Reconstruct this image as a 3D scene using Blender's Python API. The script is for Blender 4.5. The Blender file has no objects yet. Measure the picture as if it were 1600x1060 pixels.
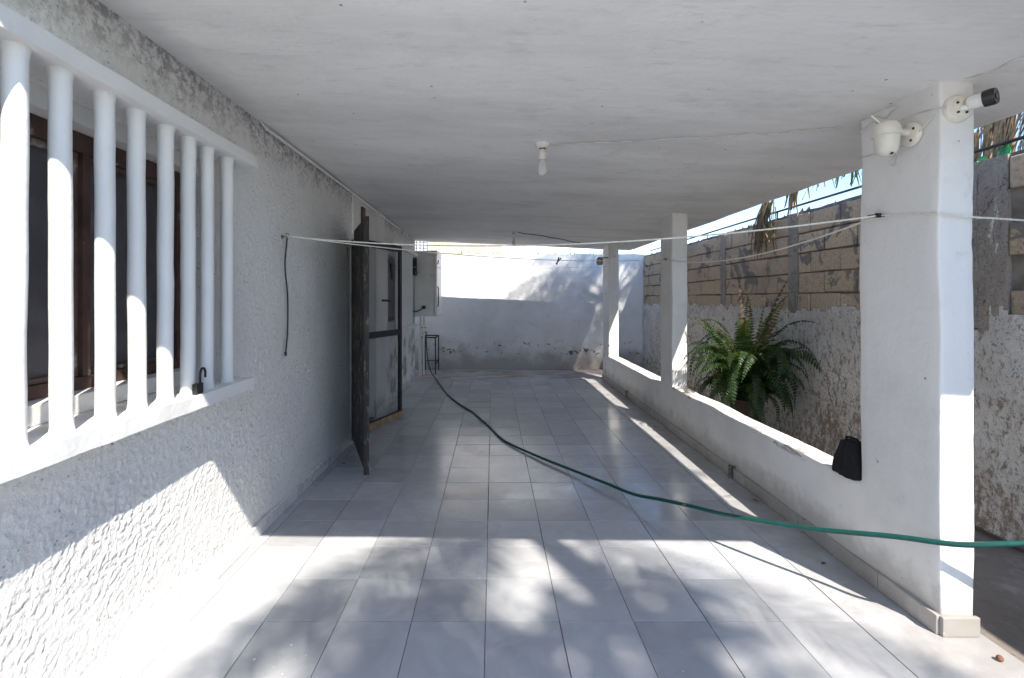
import bpy, bmesh, math, random
import numpy as np
from mathutils import Vector, Matrix, noise, Euler
R = math.radians
random.seed(7)
S = bpy.context.scene
C = S.collection

# ------------------------------------------------------------------ camera
H = 1.44            # eye height
F = 753.0           # focal length in photo pixels
CX, CY = 770.0, 467.0
cam_d = bpy.data.cameras.new('camera')
cam = bpy.data.objects.new('camera', cam_d)
C.objects.link(cam)
S.camera = cam
cam.location = (0, 0, H)
cam.rotation_euler = (R(90), 0, 0)
cam_d.sensor_width = 36
cam_d.lens = F / 1600 * 36
cam_d.shift_x = (800 - CX) / 1600
cam_d.shift_y = -(530 - CY) / 1600
cam_d.clip_start = 0.02
cam_d.clip_end = 3000

# ------------------------------------------------------------------ sky, sun, exposure
SUN = Vector((0.39, -0.77, 1.0)).normalized()      # towards the sun
el = math.asin(SUN.z)
az = math.atan2(SUN.x, SUN.y)
world = bpy.data.worlds.new('World')
S.world = world
world.use_nodes = True
wn = world.node_tree
bg = wn.nodes['Background']
sky = wn.nodes.new('ShaderNodeTexSky')
sky.sky_type = 'NISHITA'
sky.sun_disc = False
sky.sun_elevation = el
sky.sun_rotation = az
sky.altitude = 0
sky.air_density = 1.0
sky.dust_density = 0.0
sky.ozone_density = 2.0
wn.links.new(sky.outputs[0], bg.inputs[0])
bg.inputs[1].default_value = 0.068
sd = bpy.data.lights.new('sun', 'SUN')
sd.energy = 2.0
sd.angle = R(0.53)
sd.color = (1.0, 0.94, 0.845)
sun = bpy.data.objects.new('sun', sd)
C.objects.link(sun)
sun.location = (4, -8, 12)
sun.rotation_euler = SUN.to_track_quat('Z', 'Y').to_euler()
S.view_settings.view_transform = 'Standard'
S.view_settings.look = 'None'
S.view_settings.exposure = 2.22
S.view_settings.gamma = 1
S.view_settings.use_curve_mapping = False
S.cycles.use_denoising = True
S.cycles.max_bounces = 8
S.cycles.diffuse_bounces = 6
S.cycles.glossy_bounces = 3
S.cycles.transmission_bounces = 4
S.cycles.caustics_reflective = False
S.cycles.caustics_refractive = False

# ------------------------------------------------------------------ helpers
class MB:
    """collects shapes into one mesh"""
    def __init__(self):
        self.v = []; self.f = []; self.sm = []
    def add(self, verts, faces, smooth=False):
        b = len(self.v)
        self.v += [tuple(p) for p in verts]
        self.f += [tuple(b + i for i in f) for f in faces]
        self.sm += [smooth] * len(faces)
        return self
    def box(self, x0, x1, y0, y1, z0, z1, c=0.0):
        """box, chamfered by c"""
        if c <= 0:
            p = [(x, y, z) for x in (x0, x1) for y in (y0, y1) for z in (z0, z1)]
            return self.add(p, [(0, 1, 3, 2), (4, 6, 7, 5), (0, 4, 5, 1), (2, 3, 7, 6), (0, 2, 6, 4), (1, 5, 7, 3)])
        bm = bmesh.new()
        bmesh.ops.create_cube(bm, size=1)
        for v in bm.verts:
            v.co = Vector(((x0 + x1) / 2 + v.co.x * (x1 - x0), (y0 + y1) / 2 + v.co.y * (y1 - y0), (z0 + z1) / 2 + v.co.z * (z1 - z0)))
        bmesh.ops.bevel(bm, geom=bm.edges[:], offset=c, segments=2, profile=0.5, affect='EDGES')
        bm.verts.index_update()
        self.add([v.co[:] for v in bm.verts], [[v.index for v in f.verts] for f in bm.faces])
        bm.free()
        return self
    def tube(self, pts, r, n=8, cap=True):
        pts = [Vector(p) for p in pts]
        rs = r if isinstance(r, (list, tuple)) else [r] * len(pts)
        vs = []; fs = []
        up = None
        for i, p in enumerate(pts):
            t = (pts[min(i + 1, len(pts) - 1)] - pts[max(i - 1, 0)])
            t.normalize()
            if up is None:
                up = Vector((0, 0, 1)) if abs(t.z) < 0.9 else Vector((1, 0, 0))
            a = t.cross(up)
            if a.length < 1e-5:
                a = t.orthogonal()
            a.normalize()
            up = a.cross(t).normalized()
            for k in range(n):
                w = 2 * math.pi * k / n
                vs.append(p + (a * math.cos(w) + up * math.sin(w)) * rs[i])
        for i in range(len(pts) - 1):
            for k in range(n):
                k2 = (k + 1) % n
                fs.append((i * n + k, i * n + k2, (i + 1) * n + k2, (i + 1) * n + k))
        self.add(vs, fs, True)
        if cap:
            self.add(vs[:n], [tuple(range(n))]); self.add(vs[-n:], [tuple(reversed(range(n)))])
        return self
    def lathe(self, prof, o=(0, 0, 0), axis=(0, 0, 1), n=20):
        """prof: list of (radius, along)"""
        ax = Vector(axis).normalized(); a = ax.orthogonal().normalized(); b = ax.cross(a); o = Vector(o)
        vs = []; fs = []
        for r, z in prof:
            for k in range(n):
                w = 2 * math.pi * k / n
                vs.append(o + ax * z + (a * math.cos(w) + b * math.sin(w)) * r)
        for i in range(len(prof) - 1):
            for k in range(n):
                k2 = (k + 1) % n
                fs.append((i * n + k, i * n + k2, (i + 1) * n + k2, (i + 1) * n + k))
        return self.add(vs, fs, True)
    def mesh(self, name, m):
        me = bpy.data.meshes.new(name)
        me.from_pydata(self.v, [], self.f)
        me.polygons.foreach_set('use_smooth', self.sm)
        me.materials.append(m)
        me.update()
        if any(self.sm):
            me.set_sharp_from_angle(angle=R(52))
            me.polygons.foreach_set('use_smooth', self.sm)
        return me
    def build(self, name, m, parent=None):
        return link(name, self.mesh(name, m), parent)

def link(name, data, parent=None, loc=(0, 0, 0), rot=(0, 0, 0), scale=None):
    o = bpy.data.objects.new(name, data)
    C.objects.link(o)
    if parent:
        o.parent = parent
    o.location = loc
    o.rotation_euler = rot
    if scale:
        o.scale = scale
    return o

def tag(o, label, cat, group=None):
    o['label'] = label; o['category'] = cat
    if group:
        o['group'] = group
    return o

def thing(name, label, cat, loc=(0, 0, 0), group=None):
    o = link(name, None, None, loc)
    o.empty_display_size = 0.1
    return tag(o, label, cat, group)

def structure(o):
    o['kind'] = 'structure'
    return o

def stuff(o):
    o['kind'] = 'stuff'
    return o

def spline(pts, n=8):
    """Catmull-Rom through pts"""
    P = [Vector(p) for p in pts]
    P = [P[0] * 2 - P[1]] + P + [P[-1] * 2 - P[-2]]
    out = []
    for i in range(1, len(P) - 2):
        for k in range(n):
            t = k / n
            a, b, c, d = P[i - 1:i + 3]
            out.append(0.5 * ((2 * b) + (c - a) * t + (2 * a - 5 * b + 4 * c - d) * t * t + (3 * b - a - 3 * c + d) * t ** 3))
    out.append(P[-2])
    return out

def frange(a, b, step):
    n = max(1, int(round((b - a) / step)))
    return [a + (b - a) * i / n for i in range(n + 1)]

def gridbox(xs, ys, zs, fn=None):
    """box surface on the given grid lines; fn moves each vertex"""
    idx = {}; V = []; Fc = []
    nx, ny, nz = len(xs) - 1, len(ys) - 1, len(zs) - 1
    def vid(i, j, k):
        if (i, j, k) not in idx:
            idx[(i, j, k)] = len(V)
            p = Vector((xs[i], ys[j], zs[k]))
            V.append(fn(p) if fn else p)
        return idx[(i, j, k)]
    for j in range(ny):
        for k in range(nz):
            Fc.append((vid(0, j, k), vid(0, j, k + 1), vid(0, j + 1, k + 1), vid(0, j + 1, k)))
            Fc.append((vid(nx, j, k), vid(nx, j + 1, k), vid(nx, j + 1, k + 1), vid(nx, j, k + 1)))
    for i in range(nx):
        for k in range(nz):
            Fc.append((vid(i, 0, k), vid(i + 1, 0, k), vid(i + 1, 0, k + 1), vid(i, 0, k + 1)))
            Fc.append((vid(i, ny, k), vid(i, ny, k + 1), vid(i + 1, ny, k + 1), vid(i + 1, ny, k)))
    for i in range(nx):
        for j in range(ny):
            Fc.append((vid(i, j, 0), vid(i, j + 1, 0), vid(i + 1, j + 1, 0), vid(i + 1, j, 0)))
            Fc.append((vid(i, j, nz), vid(i + 1, j, nz), vid(i + 1, j + 1, nz), vid(i, j + 1, nz)))
    return V, Fc

def lines(a, b, step, r):
    """grid lines with extra ones close to the ends for a rounded edge"""
    m = frange(a + r, b - r, step) if b - a > 2.2 * r else [(a + b) / 2]
    return [a, a + r * 0.35] + m + [b - r * 0.35, b]

def wob(p, s, a):
    return Vector((noise.noise(p * s), noise.noise(p * s + Vector((31, 7, 3))), noise.noise(p * s + Vector((5, 51, 17))))) * a

# ------------------------------------------------------------------ materials
def new_mat(name):
    m = bpy.data.materials.new(name)
    m.use_nodes = True
    return m, m.node_tree, m.node_tree.nodes['Principled BSDF']

class G:
    def __init__(self, nt, coord='Object', offset_random=False):
        self.nt = nt
        tc = nt.nodes.new('ShaderNodeTexCoord')
        self.co = tc.outputs[coord]
        if offset_random:
            oi = nt.nodes.new('ShaderNodeObjectInfo')
            self.rnd = oi.outputs['Random']
            m = nt.nodes.new('ShaderNodeMath'); m.operation = 'MULTIPLY'; m.inputs[1].default_value = 57.0
            nt.links.new(self.rnd, m.inputs[0])
            cx = nt.nodes.new('ShaderNodeCombineXYZ')
            nt.links.new(m.outputs[0], cx.inputs[0]); nt.links.new(m.outputs[0], cx.inputs[2])
            va = nt.nodes.new('ShaderNodeVectorMath'); va.operation = 'ADD'
            nt.links.new(self.co, va.inputs[0]); nt.links.new(cx.outputs[0], va.inputs[1])
            self.co = va.outputs[0]
    def L(self, a, b):
        self.nt.links.new(a, b)
    def mapped(self, scale=(1, 1, 1), rot=(0, 0, 0)):
        n = self.nt.nodes.new('ShaderNodeMapping')
        n.inputs['Scale'].default_value = scale
        n.inputs['Rotation'].default_value = rot
        self.L(self.co, n.inputs['Vector'])
        return n.outputs[0]
    def noise(self, scale, detail=4, rough=0.55, co=None, dist=0.0):
        detail = min(detail, 4)
        n = self.nt.nodes.new('ShaderNodeTexNoise')
        n.inputs['Scale'].default_value = scale
        n.inputs['Detail'].default_value = detail
        n.inputs['Roughness'].default_value = rough
        n.inputs['Distortion'].default_value = dist
        self.L(co or self.co, n.inputs['Vector'])
        return n.outputs['Fac']
    def vor(self, scale, co=None, feature='F1', rnd=1.0):
        n = self.nt.nodes.new('ShaderNodeTexVoronoi')
        n.feature = feature
        n.inputs['Scale'].default_value = scale
        n.inputs['Randomness'].default_value = rnd
        self.L(co or self.co, n.inputs['Vector'])
        return n.outputs['Distance']
    def ramp(self, fac, lo, hi, a=0.0, b=1.0):
        """smooth map of fac from lo..hi to a..b"""
        n = self.nt.nodes.new('ShaderNodeMapRange')
        n.interpolation_type = 'SMOOTHSTEP'
        n.inputs[1].default_value = lo; n.inputs[2].default_value = hi
        n.inputs[3].default_value = a; n.inputs[4].default_value = b
        self.L(fac, n.inputs[0])
        return n.outputs[0]
    def math(self, op, a, b):
        n = self.nt.nodes.new('ShaderNodeMath'); n.operation = op
        for i, x in enumerate((a, b)):
            if isinstance(x, (int, float)):
                n.inputs[i].default_value = x
            else:
                self.L(x, n.inputs[i])
        return n.outputs[0]
    def mix(self, fac, a, b, mode='MIX'):
        n = self.nt.nodes.new('ShaderNodeMix'); n.data_type = 'RGBA'; n.blend_type = mode
        if isinstance(fac, (int, float)):
            n.inputs[0].default_value = fac
        else:
            self.L(fac, n.inputs[0])
        for i, x in ((6, a), (7, b)):
            if isinstance(x, tuple):
                n.inputs[i].default_value = (*x, 1)
            else:
                self.L(x, n.inputs[i])
        return n.outputs[2]
    def sep(self, axis):
        n = self.nt.nodes.new('ShaderNodeSeparateXYZ')
        self.L(self.co, n.inputs[0])
        return n.outputs[axis]
    def bump(self, h, strength, dist, prev=None):
        n = self.nt.nodes.new('ShaderNodeBump')
        n.inputs['Strength'].default_value = strength
        n.inputs['Distance'].default_value = dist
        self.L(h, n.inputs['Height'])
        if prev:
            self.L(prev, n.inputs['Normal'])
        return n.outputs[0]

def simple(name, col, rough=0.5, metal=0.0, vary=0.12, scale=12, bump=0.0, bscale=60, dirt=None, dirt_amt=0.5, spec=0.5):
    """base colour with mottled variation, optional dirt patches, fine relief"""
    m, nt, b = new_mat(name)
    g = G(nt)
    c = g.mix(g.ramp(g.noise(scale, 5), 0.3, 0.7), tuple(x * (1 - vary) for x in col), tuple(min(1, x * (1 + vary)) for x in col))
    if dirt:
        c = g.mix(g.ramp(g.noise(scale * 0.7, 7, 0.65), 0.62 - 0.25 * dirt_amt, 0.72), c, dirt)
    g.L(c, b.inputs['Base Color'])
    b.inputs['Roughness'].default_value = rough
    b.inputs['Metallic'].default_value = metal
    b.inputs['Specular IOR Level'].default_value = spec
    if bump:
        g.L(g.bump(g.noise(bscale, 4), bump, 0.004), b.inputs['Normal'])
    return m

def painted_concrete(name, col=(0.80, 0.795, 0.785), dirt=(0.42, 0.40, 0.38), amount=0.4, streak=(1, 1, 1), floor_dirt=0.0, chips=0.0, cracks=0.0, big=0.88, edge_z=None, blotch=0.0):
    m, nt, b = new_mat(name)
    g = G(nt)
    st = g.mapped(streak)
    bign = g.noise(1.3, 4, 0.6, st)
    c = g.mix(g.ramp(bign, 0.40, 0.66), col, tuple(x * big for x in col))
    fine = g.noise(9, 8, 0.68, st, 0.3)
    c = g.mix(g.ramp(fine, 0.60 - 0.1 * amount, 0.85, 0, amount), c, dirt)
    if blotch:
        c = g.mix(g.ramp(g.noise(2.6, 4, 0.7), 0.50, 0.68, 0, blotch), c, dirt)
        c = g.mix(g.ramp(g.noise(13, 4, 0.75, st), 0.56, 0.70, 0, blotch * 1.2), c, dirt)
    # specks
    sp = g.vor(9)
    sel = g.noise(3.1, 2)
    fac = g.math('MULTIPLY', g.ramp(sp, 0.075, 0.035), g.ramp(sel, 0.50, 0.58))
    c = g.mix(g.math('MULTIPLY', fac, 0.75), c, (0.12, 0.11, 0.10))
    if cracks:
        v = g.noise(0.9, 4, 0.6, st, 0.2)
        ln = g.ramp(g.math('ABSOLUTE', g.math('SUBTRACT', v, 0.5), 0), 0.0014, 0.0004)
        ln = g.math('MULTIPLY', ln, g.ramp(g.noise(2.4, 2, 0.5), 0.54, 0.64))
        c = g.mix(g.math('MULTIPLY', ln, cracks), c, (0.25, 0.23, 0.21))
    if floor_dirt:
        z = g.sep(2)
        zz = g.math('ADD', z, g.math('MULTIPLY', g.noise(6, 6, 0.7), -0.25))
        c = g.mix(g.ramp(zz, 0.14, -0.02, 0, floor_dirt), c, (0.34, 0.31, 0.28))
    if edge_z:
        zz = g.sep(2)
        band = g.math('MULTIPLY', g.ramp(zz, edge_z - 0.045, edge_z - 0.015), g.ramp(zz, edge_z + 0.06, edge_z + 0.02))
        pk = g.noise(7, 4, 0.65, g.mapped((1, 0.5, 2.5)), 0.5)
        c = g.mix(g.math('MULTIPLY', g.ramp(pk, 0.60, 0.62), band), c, (0.40, 0.36, 0.33))
    if chips:
        k = g.noise(5.5, 8, 0.62, None, 0.6)
        zm = g.ramp(g.sep(2), 1.0, 0.1)
        k2 = g.math('ADD', k, g.math('MULTIPLY', zm, 0.10))
        c = g.mix(g.ramp(k2, 0.72 - chips * 0.05, 0.74 - chips * 0.05), c, (0.20, 0.185, 0.17))
    g.L(c, b.inputs['Base Color'])
    b.inputs['Roughness'].default_value = 0.75
    b.inputs['Specular IOR Level'].default_value = 0.3
    n1 = g.bump(g.noise(3.0, 6, 0.6, st), 0.5, 0.02)
    n2 = g.bump(g.noise(55, 5, 0.6), 0.35, 0.004, n1)
    g.L(n2, b.inputs['Normal'])
    return m

M = {}
M['ceiling'] = painted_concrete('painted_ceiling', (0.87, 0.86, 0.845), (0.45, 0.43, 0.41), 0.45, (0.40, 1.3, 1), cracks=0.0, big=0.87, blotch=0.15)
M['white'] = painted_concrete('white_plaster', (0.84, 0.825, 0.80), (0.5, 0.46, 0.42), 0.35, floor_dirt=0.6)
M['white_low'] = painted_concrete('white_low_wall', (0.84, 0.825, 0.80), (0.5, 0.46, 0.42), 0.35, floor_dirt=0.6, edge_z=0.47, cracks=0.8)
M['white_chipped'] = painted_concrete('chipped_white_plaster', (0.80, 0.79, 0.77), (0.5, 0.47, 0.44), 0.3, floor_dirt=0.5, chips=1.0)
M['grille_white'] = painted_concrete('white_masonry_paint', (0.83, 0.825, 0.81), (0.55, 0.52, 0.48), 0.22)

def stucco_mat():
    m, nt, b = new_mat('rough_stucco')
    g = G(nt)
    c = g.mix(g.ramp(g.noise(1.6, 5), 0.35, 0.7), (0.85, 0.84, 0.82), (0.77, 0.76, 0.745))
    # dark pits of the sprayed render
    pit = g.math('MULTIPLY', g.ramp(g.vor(46), 0.30, 0.10), g.ramp(g.noise(13, 3), 0.46, 0.62))
    c = g.mix(g.math('MULTIPLY', pit, 0.7), c, (0.22, 0.20, 0.18))
    # damp mould under the roof and along the lintel
    z = g.sep(2)
    zz = g.math('ADD', z, g.math('MULTIPLY', g.noise(5, 8, 0.7), 0.5))
    top = g.ramp(zz, 2.50, 2.80)
    mould = g.math('MULTIPLY', top, g.ramp(g.noise(24, 8, 0.75), 0.40, 0.60))
    c = g.mix(g.math('MULTIPLY', mould, 0.8), c, (0.23, 0.215, 0.20))
    y = g.sep(1)
    far = g.ramp(y, 6.2, 6.9)
    damp = g.math('MULTIPLY', g.math('MULTIPLY', far, g.ramp(z, 1.05, 0.7)), g.ramp(g.noise(3.2, 7, 0.65), 0.44, 0.66))
    c = g.mix(g.math('MULTIPLY', damp, 0.8), c, (0.25, 0.21, 0.17))
    g.L(c, b.inputs['Base Color'])
    b.inputs['Roughness'].default_value = 0.85
    b.inputs['Specular IOR Level'].default_value = 0.2
    n1 = g.bump(g.noise(120, 4, 0.68), 0.85, 0.006)
    n2 = g.bump(g.noise(200, 3, 0.6), 0.35, 0.002, n1)
    g.L(n2, b.inputs['Normal'])
    return m
M['stucco'] = stucco_mat()

def tile_mat(name, a, bcol, rough, lo=0.86, soil=0.55):
    m, nt, b = new_mat(name)
    g = G(nt, 'Object', True)
    w = g.noise(5, 7, 0.62, None, 1.2)
    c = g.mix(g.ramp(w, 0.30, 0.72), a, bcol)
    v = g.noise(9, 9, 0.7, None, 2.2)
    vein = g.math('MULTIPLY', g.ramp(g.math('ABSOLUTE', g.math('SUBTRACT', v, 0.5), 0), 0.022, 0.0), g.ramp(g.rnd, 0.80, 0.95))
    c = g.mix(g.math('MULTIPLY', vein, 0.45), c, (0.30, 0.32, 0.36))
    tint = g.ramp(g.rnd, 0.0, 1.0, lo, 1.07)
    cx = nt.nodes.new('ShaderNodeCombineColor')
    for i in range(3):
        g.L(tint, cx.inputs[i])
    c = g.mix(1.0, c, cx.outputs[0], 'MULTIPLY')
    # paint drips, grime
    geo = nt.nodes.new('ShaderNodeNewGeometry')
    sp = nt.nodes.new('ShaderNodeTexVoronoi'); sp.inputs['Scale'].default_value = 14
    g.L(geo.outputs['Position'], sp.inputs['Vector'])
    nn = g.noise(1.9, 3, 0.5, geo.outputs['Position'])
    fl = g.math('MULTIPLY', g.ramp(sp.outputs['Distance'], 0.10, 0.07), g.ramp(nn, 0.56, 0.62))
    c = g.mix(g.math('MULTIPLY', fl, 0.8), c, (0.80, 0.80, 0.80))
    dn = g.noise(2.2, 8, 0.68, geo.outputs['Position'])
    c = g.mix(g.ramp(dn, 0.52, 0.78, 0, 0.30), c, (0.33, 0.31, 0.29))
    gx = nt.nodes.new('ShaderNodeSeparateXYZ'); g.L(geo.outputs['Position'], gx.inputs[0])
    ex = g.math('ADD', gx.outputs[0], g.math('MULTIPLY', g.noise(4.0, 4, 0.7, geo.outputs['Position']), 0.9))
    c = g.mix(g.ramp(ex, 1.95, 2.5, 0, soil), c, (0.25, 0.22, 0.195))
    g.L(c, b.inputs['Base Color'])
    rr = g.noise(3.5, 7, 0.65, geo.outputs['Position'])
    g.L(g.ramp(rr, 0.3, 0.75, rough * 0.75, rough * 1.5), b.inputs['Roughness'])
    b.inputs['Specular IOR Level'].default_value = 0.5
    g.L(g.bump(g.noise(6, 3), 0.12, 0.01), b.inputs['Normal'])
    return m
M['tile'] = tile_mat('floor_tile', (0.43, 0.43, 0.445), (0.50, 0.50, 0.51), 0.17)
M['skirting'] = tile_mat('skirting_tile', (0.66, 0.655, 0.64), (0.71, 0.705, 0.69), 0.3, 1.0)
M['skirting_grey'] = tile_mat('grey_skirting_tile', (0.46, 0.44, 0.42), (0.56, 0.54, 0.51), 0.35)
M['grout'] = simple('grout', (0.25, 0.235, 0.22), 0.9, vary=0.4, scale=5, bump=0.3)

def ground_mat():
    m, nt, b = new_mat('bare_concrete_ground')
    g = G(nt)
    c = g.mix(g.ramp(g.noise(1.5, 8, 0.65), 0.35, 0.7), (0.26, 0.225, 0.195), (0.16, 0.135, 0.115))
    c = g.mix(g.ramp(g.noise(7, 8, 0.7), 0.5, 0.75, 0, 0.6), c, (0.40, 0.36, 0.33))
    c = g.mix(g.ramp(g.noise(4.3, 4, 0.5, None, 0.7), 0.66, 0.70, 0, 0.8), c, (0.07, 0.065, 0.065))
    sp = g.vor(17)
    c = g.mix(g.math('MULTIPLY', g.ramp(sp, 0.13, 0.09), g.ramp(g.noise(2.7, 3), 0.54, 0.60)), c, (0.72, 0.71, 0.69))
    g.L(c, b.inputs['Base Color'])
    b.inputs['Roughness'].default_value = 0.9
    g.L(g.bump(g.noise(30, 8, 0.65), 0.5, 0.01), b.inputs['Normal'])
    return m
M['ground'] = ground_mat()

def strip_mat():
    m, nt, b = new_mat('stained_concrete_strip')
    g = G(nt)
    st = g.mapped((0.6, 1.6, 1))
    c = g.mix(g.ramp(g.noise(3, 8, 0.65, st), 0.35, 0.68), (0.46, 0.415, 0.39), (0.25, 0.19, 0.16))
    c = g.mix(g.ramp(g.noise(9, 8, 0.7, st), 0.52, 0.75, 0, 0.7), c, (0.56, 0.53, 0.50))
    g.L(c, b.inputs['Base Color'])
    b.inputs['Roughness'].default_value = 0.85
    g.L(g.bump(g.noise(22, 8, 0.65), 0.5, 0.01), b.inputs['Normal'])
    return m
M['strip'] = strip_mat()
def paving_mat():
    m, nt, b = new_mat('pale_bounce_paving')
    g = G(nt)
    br = nt.nodes.new('ShaderNodeTexBrick')
    br.offset = 0.0
    br.inputs['Color1'].default_value = (0.62, 0.615, 0.60, 1); br.inputs['Color2'].default_value = (0.56, 0.555, 0.545, 1)  # whiter than the tiles, to lift the light bounced under the roof
    br.inputs['Mortar'].default_value = (0.2, 0.18, 0.17, 1)
    br.inputs['Scale'].default_value = 1.0; br.inputs['Mortar Size'].default_value = 0.003
    br.inputs['Brick Width'].default_value = 0.33; br.inputs['Row Height'].default_value = 0.325
    g.L(g.co, br.inputs['Vector'])
    g.L(br.outputs[0], b.inputs['Base Color'])
    b.inputs['Roughness'].default_value = 0.4
    return m
M['paving'] = paving_mat()

def far_wall_mat():
    m, nt, b = new_mat('whitewashed_far_wall')
    g = G(nt)
    z = g.sep(2)
    c = g.mix(g.ramp(g.noise(1.2, 7, 0.62), 0.35, 0.7), (0.79, 0.785, 0.78), (0.66, 0.655, 0.66))
    c = g.mix(g.ramp(g.noise(6, 8, 0.7), 0.52, 0.8, 0, 0.4), c, (0.50, 0.48, 0.48))
    zz = g.math('ADD', z, g.math('MULTIPLY', g.noise(2.6, 7, 0.65), -0.9))
    c = g.mix(g.ramp(zz, 0.12, -0.38, 0, 0.85), c, (0.36, 0.31, 0.28))
    k = g.noise(6.5, 7, 0.62, g.mapped((1, 1, 1.4)), 0.8)
    band = g.math('MULTIPLY', g.ramp(z, 0.22, 0.32), g.ramp(z, 0.62, 0.45))
    c = g.mix(g.math('MULTIPLY', g.ramp(k, 0.60, 0.63), band), c, (0.13, 0.12, 0.12))
    g.L(c, b.inputs['Base Color'])
    b.inputs['Roughness'].default_value = 0.9
    n1 = g.bump(g.noise(4, 7, 0.6), 0.6, 0.03)
    g.L(g.bump(g.noise(45, 5, 0.6), 0.4, 0.006, n1), b.inputs['Normal'])
    return m
M['far_wall'] = far_wall_mat()

def block_mat():
    m, nt, b = new_mat('tan_concrete_block')
    g = G(nt, 'Object', True)
    geo = nt.nodes.new('ShaderNodeNewGeometry')
    pos = geo.outputs['Position']
    c = g.mix(g.rnd, (0.58, 0.455, 0.325), (0.48, 0.38, 0.28))
    c = g.mix(g.ramp(g.noise(45, 5, 0.7), 0.40, 0.75), c, (0.32, 0.26, 0.20))
    smear = g.noise(3.1, 7, 0.66, pos, 1.0)
    c = g.mix(g.ramp(smear, 0.555, 0.60), c, (0.21, 0.19, 0.175))
    c = g.mix(g.ramp(g.noise(1.3, 4, 0.6, pos), 0.5, 0.7, 0, 0.5), c, (0.24, 0.21, 0.19))
    g.L(c, b.inputs['Base Color'])
    b.inputs['Roughness'].default_value = 0.95
    b.inputs['Specular IOR Level'].default_value = 0.15
    n1 = g.bump(smear, 0.5, 0.03)
    g.L(g.bump(g.noise(90, 6, 0.7), 0.7, 0.006, n1), b.inputs['Normal'])
    return m
M['block'] = block_mat()
M['mortar'] = simple('rough_mortar', (0.20, 0.18, 0.165), 0.95, vary=0.35, scale=7, bump=0.8, bscale=30, spec=0.15)

def cement_mat():
    m, nt, b = new_mat('weathered_cement_render')
    g = G(nt)
    c = g.mix(g.ramp(g.noise(5, 4, 0.65, g.mapped((1, 1, 0.35))), 0.36, 0.66), (0.36, 0.32, 0.28), (0.24, 0.215, 0.19))
    c = g.mix(g.ramp(g.noise(38, 4, 0.75), 0.42, 0.68, 0, 0.75), c, (0.36, 0.335, 0.31))
    c = g.mix(g.ramp(g.noise(75, 3, 0.7), 0.58, 0.68, 0, 0.8), c, (0.09, 0.08, 0.075))
    sm = g.noise(16, 4, 0.8, g.mapped((1, 1.6, 0.5)))
    c = g.mix(g.math('MULTIPLY', g.ramp(sm, 0.60, 0.64), g.ramp(g.noise(1.9, 2), 0.55, 0.62)), c, (0.62, 0.61, 0.60))
    v = g.noise(3.2, 4, 0.6, None, 0.9)
    ck = g.ramp(g.math('ABSOLUTE', g.math('SUBTRACT', v, 0.5), 0), 0.006, 0.002)
    c = g.mix(g.math('MULTIPLY', ck, 0.7), c, (0.07, 0.06, 0.055))
    g.L(c, b.inputs['Base Color'])
    b.inputs['Roughness'].default_value = 0.95
    b.inputs['Specular IOR Level'].default_value = 0.15
    n1 = g.bump(g.noise(12, 4, 0.7), 0.9, 0.02)
    g.L(g.bump(g.noise(60, 4, 0.7), 0.8, 0.008, n1), b.inputs['Normal'])
    return m
M['cement'] = cement_mat()

def flaky_mat():
    m, nt, b = new_mat('flaking_whitewash')
    g = G(nt)
    n = g.noise(26, 7, 0.78, g.mapped((1, 1, 0.6)), 0.3)
    big = g.noise(1.7, 4, 0.6)
    z = g.sep(2)
    s = g.math('ADD', n, g.math('MULTIPLY', g.math('SUBTRACT', big, 0.5), 0.35))
    s = g.math('ADD', s, g.ramp(z, 0.5, 0.0, 0.0, 0.10))
    white = g.mix(g.ramp(g.noise(3, 5), 0.3, 0.7), (0.72, 0.70, 0.67), (0.58, 0.56, 0.54))
    c = g.mix(g.ramp(s, 0.50, 0.66), white, (0.30, 0.25, 0.215))
    c = g.mix(g.ramp(g.noise(48, 6, 0.7), 0.54, 0.68, 0, 0.7), c, (0.13, 0.11, 0.10))
    g.L(c, b.inputs['Base Color'])
    b.inputs['Roughness'].default_value = 0.95
    b.inputs['Specular IOR Level'].default_value = 0.15
    n1 = g.bump(n, 0.8, 0.03)
    g.L(g.bump(g.noise(70, 6, 0.7), 0.6, 0.008, n1), b.inputs['Normal'])
    return m
M['flaky'] = flaky_mat()

def rust_mat():
    m, nt, b = new_mat('rusted_dark_steel')
    g = G(nt)
    st = g.mapped((1, 1, 0.25))
    c = g.mix(g.ramp(g.noise(9, 8, 0.7, st), 0.45, 0.68), (0.026, 0.024, 0.025), (0.065, 0.050, 0.042))
    c = g.mix(g.ramp(g.noise(30, 6, 0.7, st), 0.54, 0.66), c, (0.24, 0.185, 0.14))
    g.L(c, b.inputs['Base Color'])
    b.inputs['Roughness'].default_value = 0.65
    b.inputs['Metallic'].default_value = 0.2
    g.L(g.bump(g.noise(60, 6, 0.7), 0.5, 0.003), b.inputs['Normal'])
    return m
M['rust'] = rust_mat()
M['black_metal'] = simple('black_painted_metal', (0.022, 0.021, 0.023), 0.45, 0.2, 0.3)
M['iron'] = simple('black_iron', (0.03, 0.028, 0.028), 0.6, 0.4, 0.3, dirt=(0.10, 0.06, 0.04), dirt_amt=0.3)
M['galv'] = simple('galvanised_pipe', (0.30, 0.28, 0.26), 0.5, 0.6, 0.3, dirt=(0.14, 0.10, 0.08), dirt_amt=0.6)
M['brass'] = simple('dull_brass', (0.25, 0.19, 0.11), 0.45, 0.8)
M['brown_wood'] = simple('weathered_brown_wood', (0.085, 0.045, 0.036), 0.65, vary=0.35, scale=9, bump=0.4, dirt=(0.36, 0.31, 0.27), dirt_amt=0.08)
M['pale_wood'] = simple('raw_pine', (0.40, 0.27, 0.16), 0.6, vary=0.25, scale=14)
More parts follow.
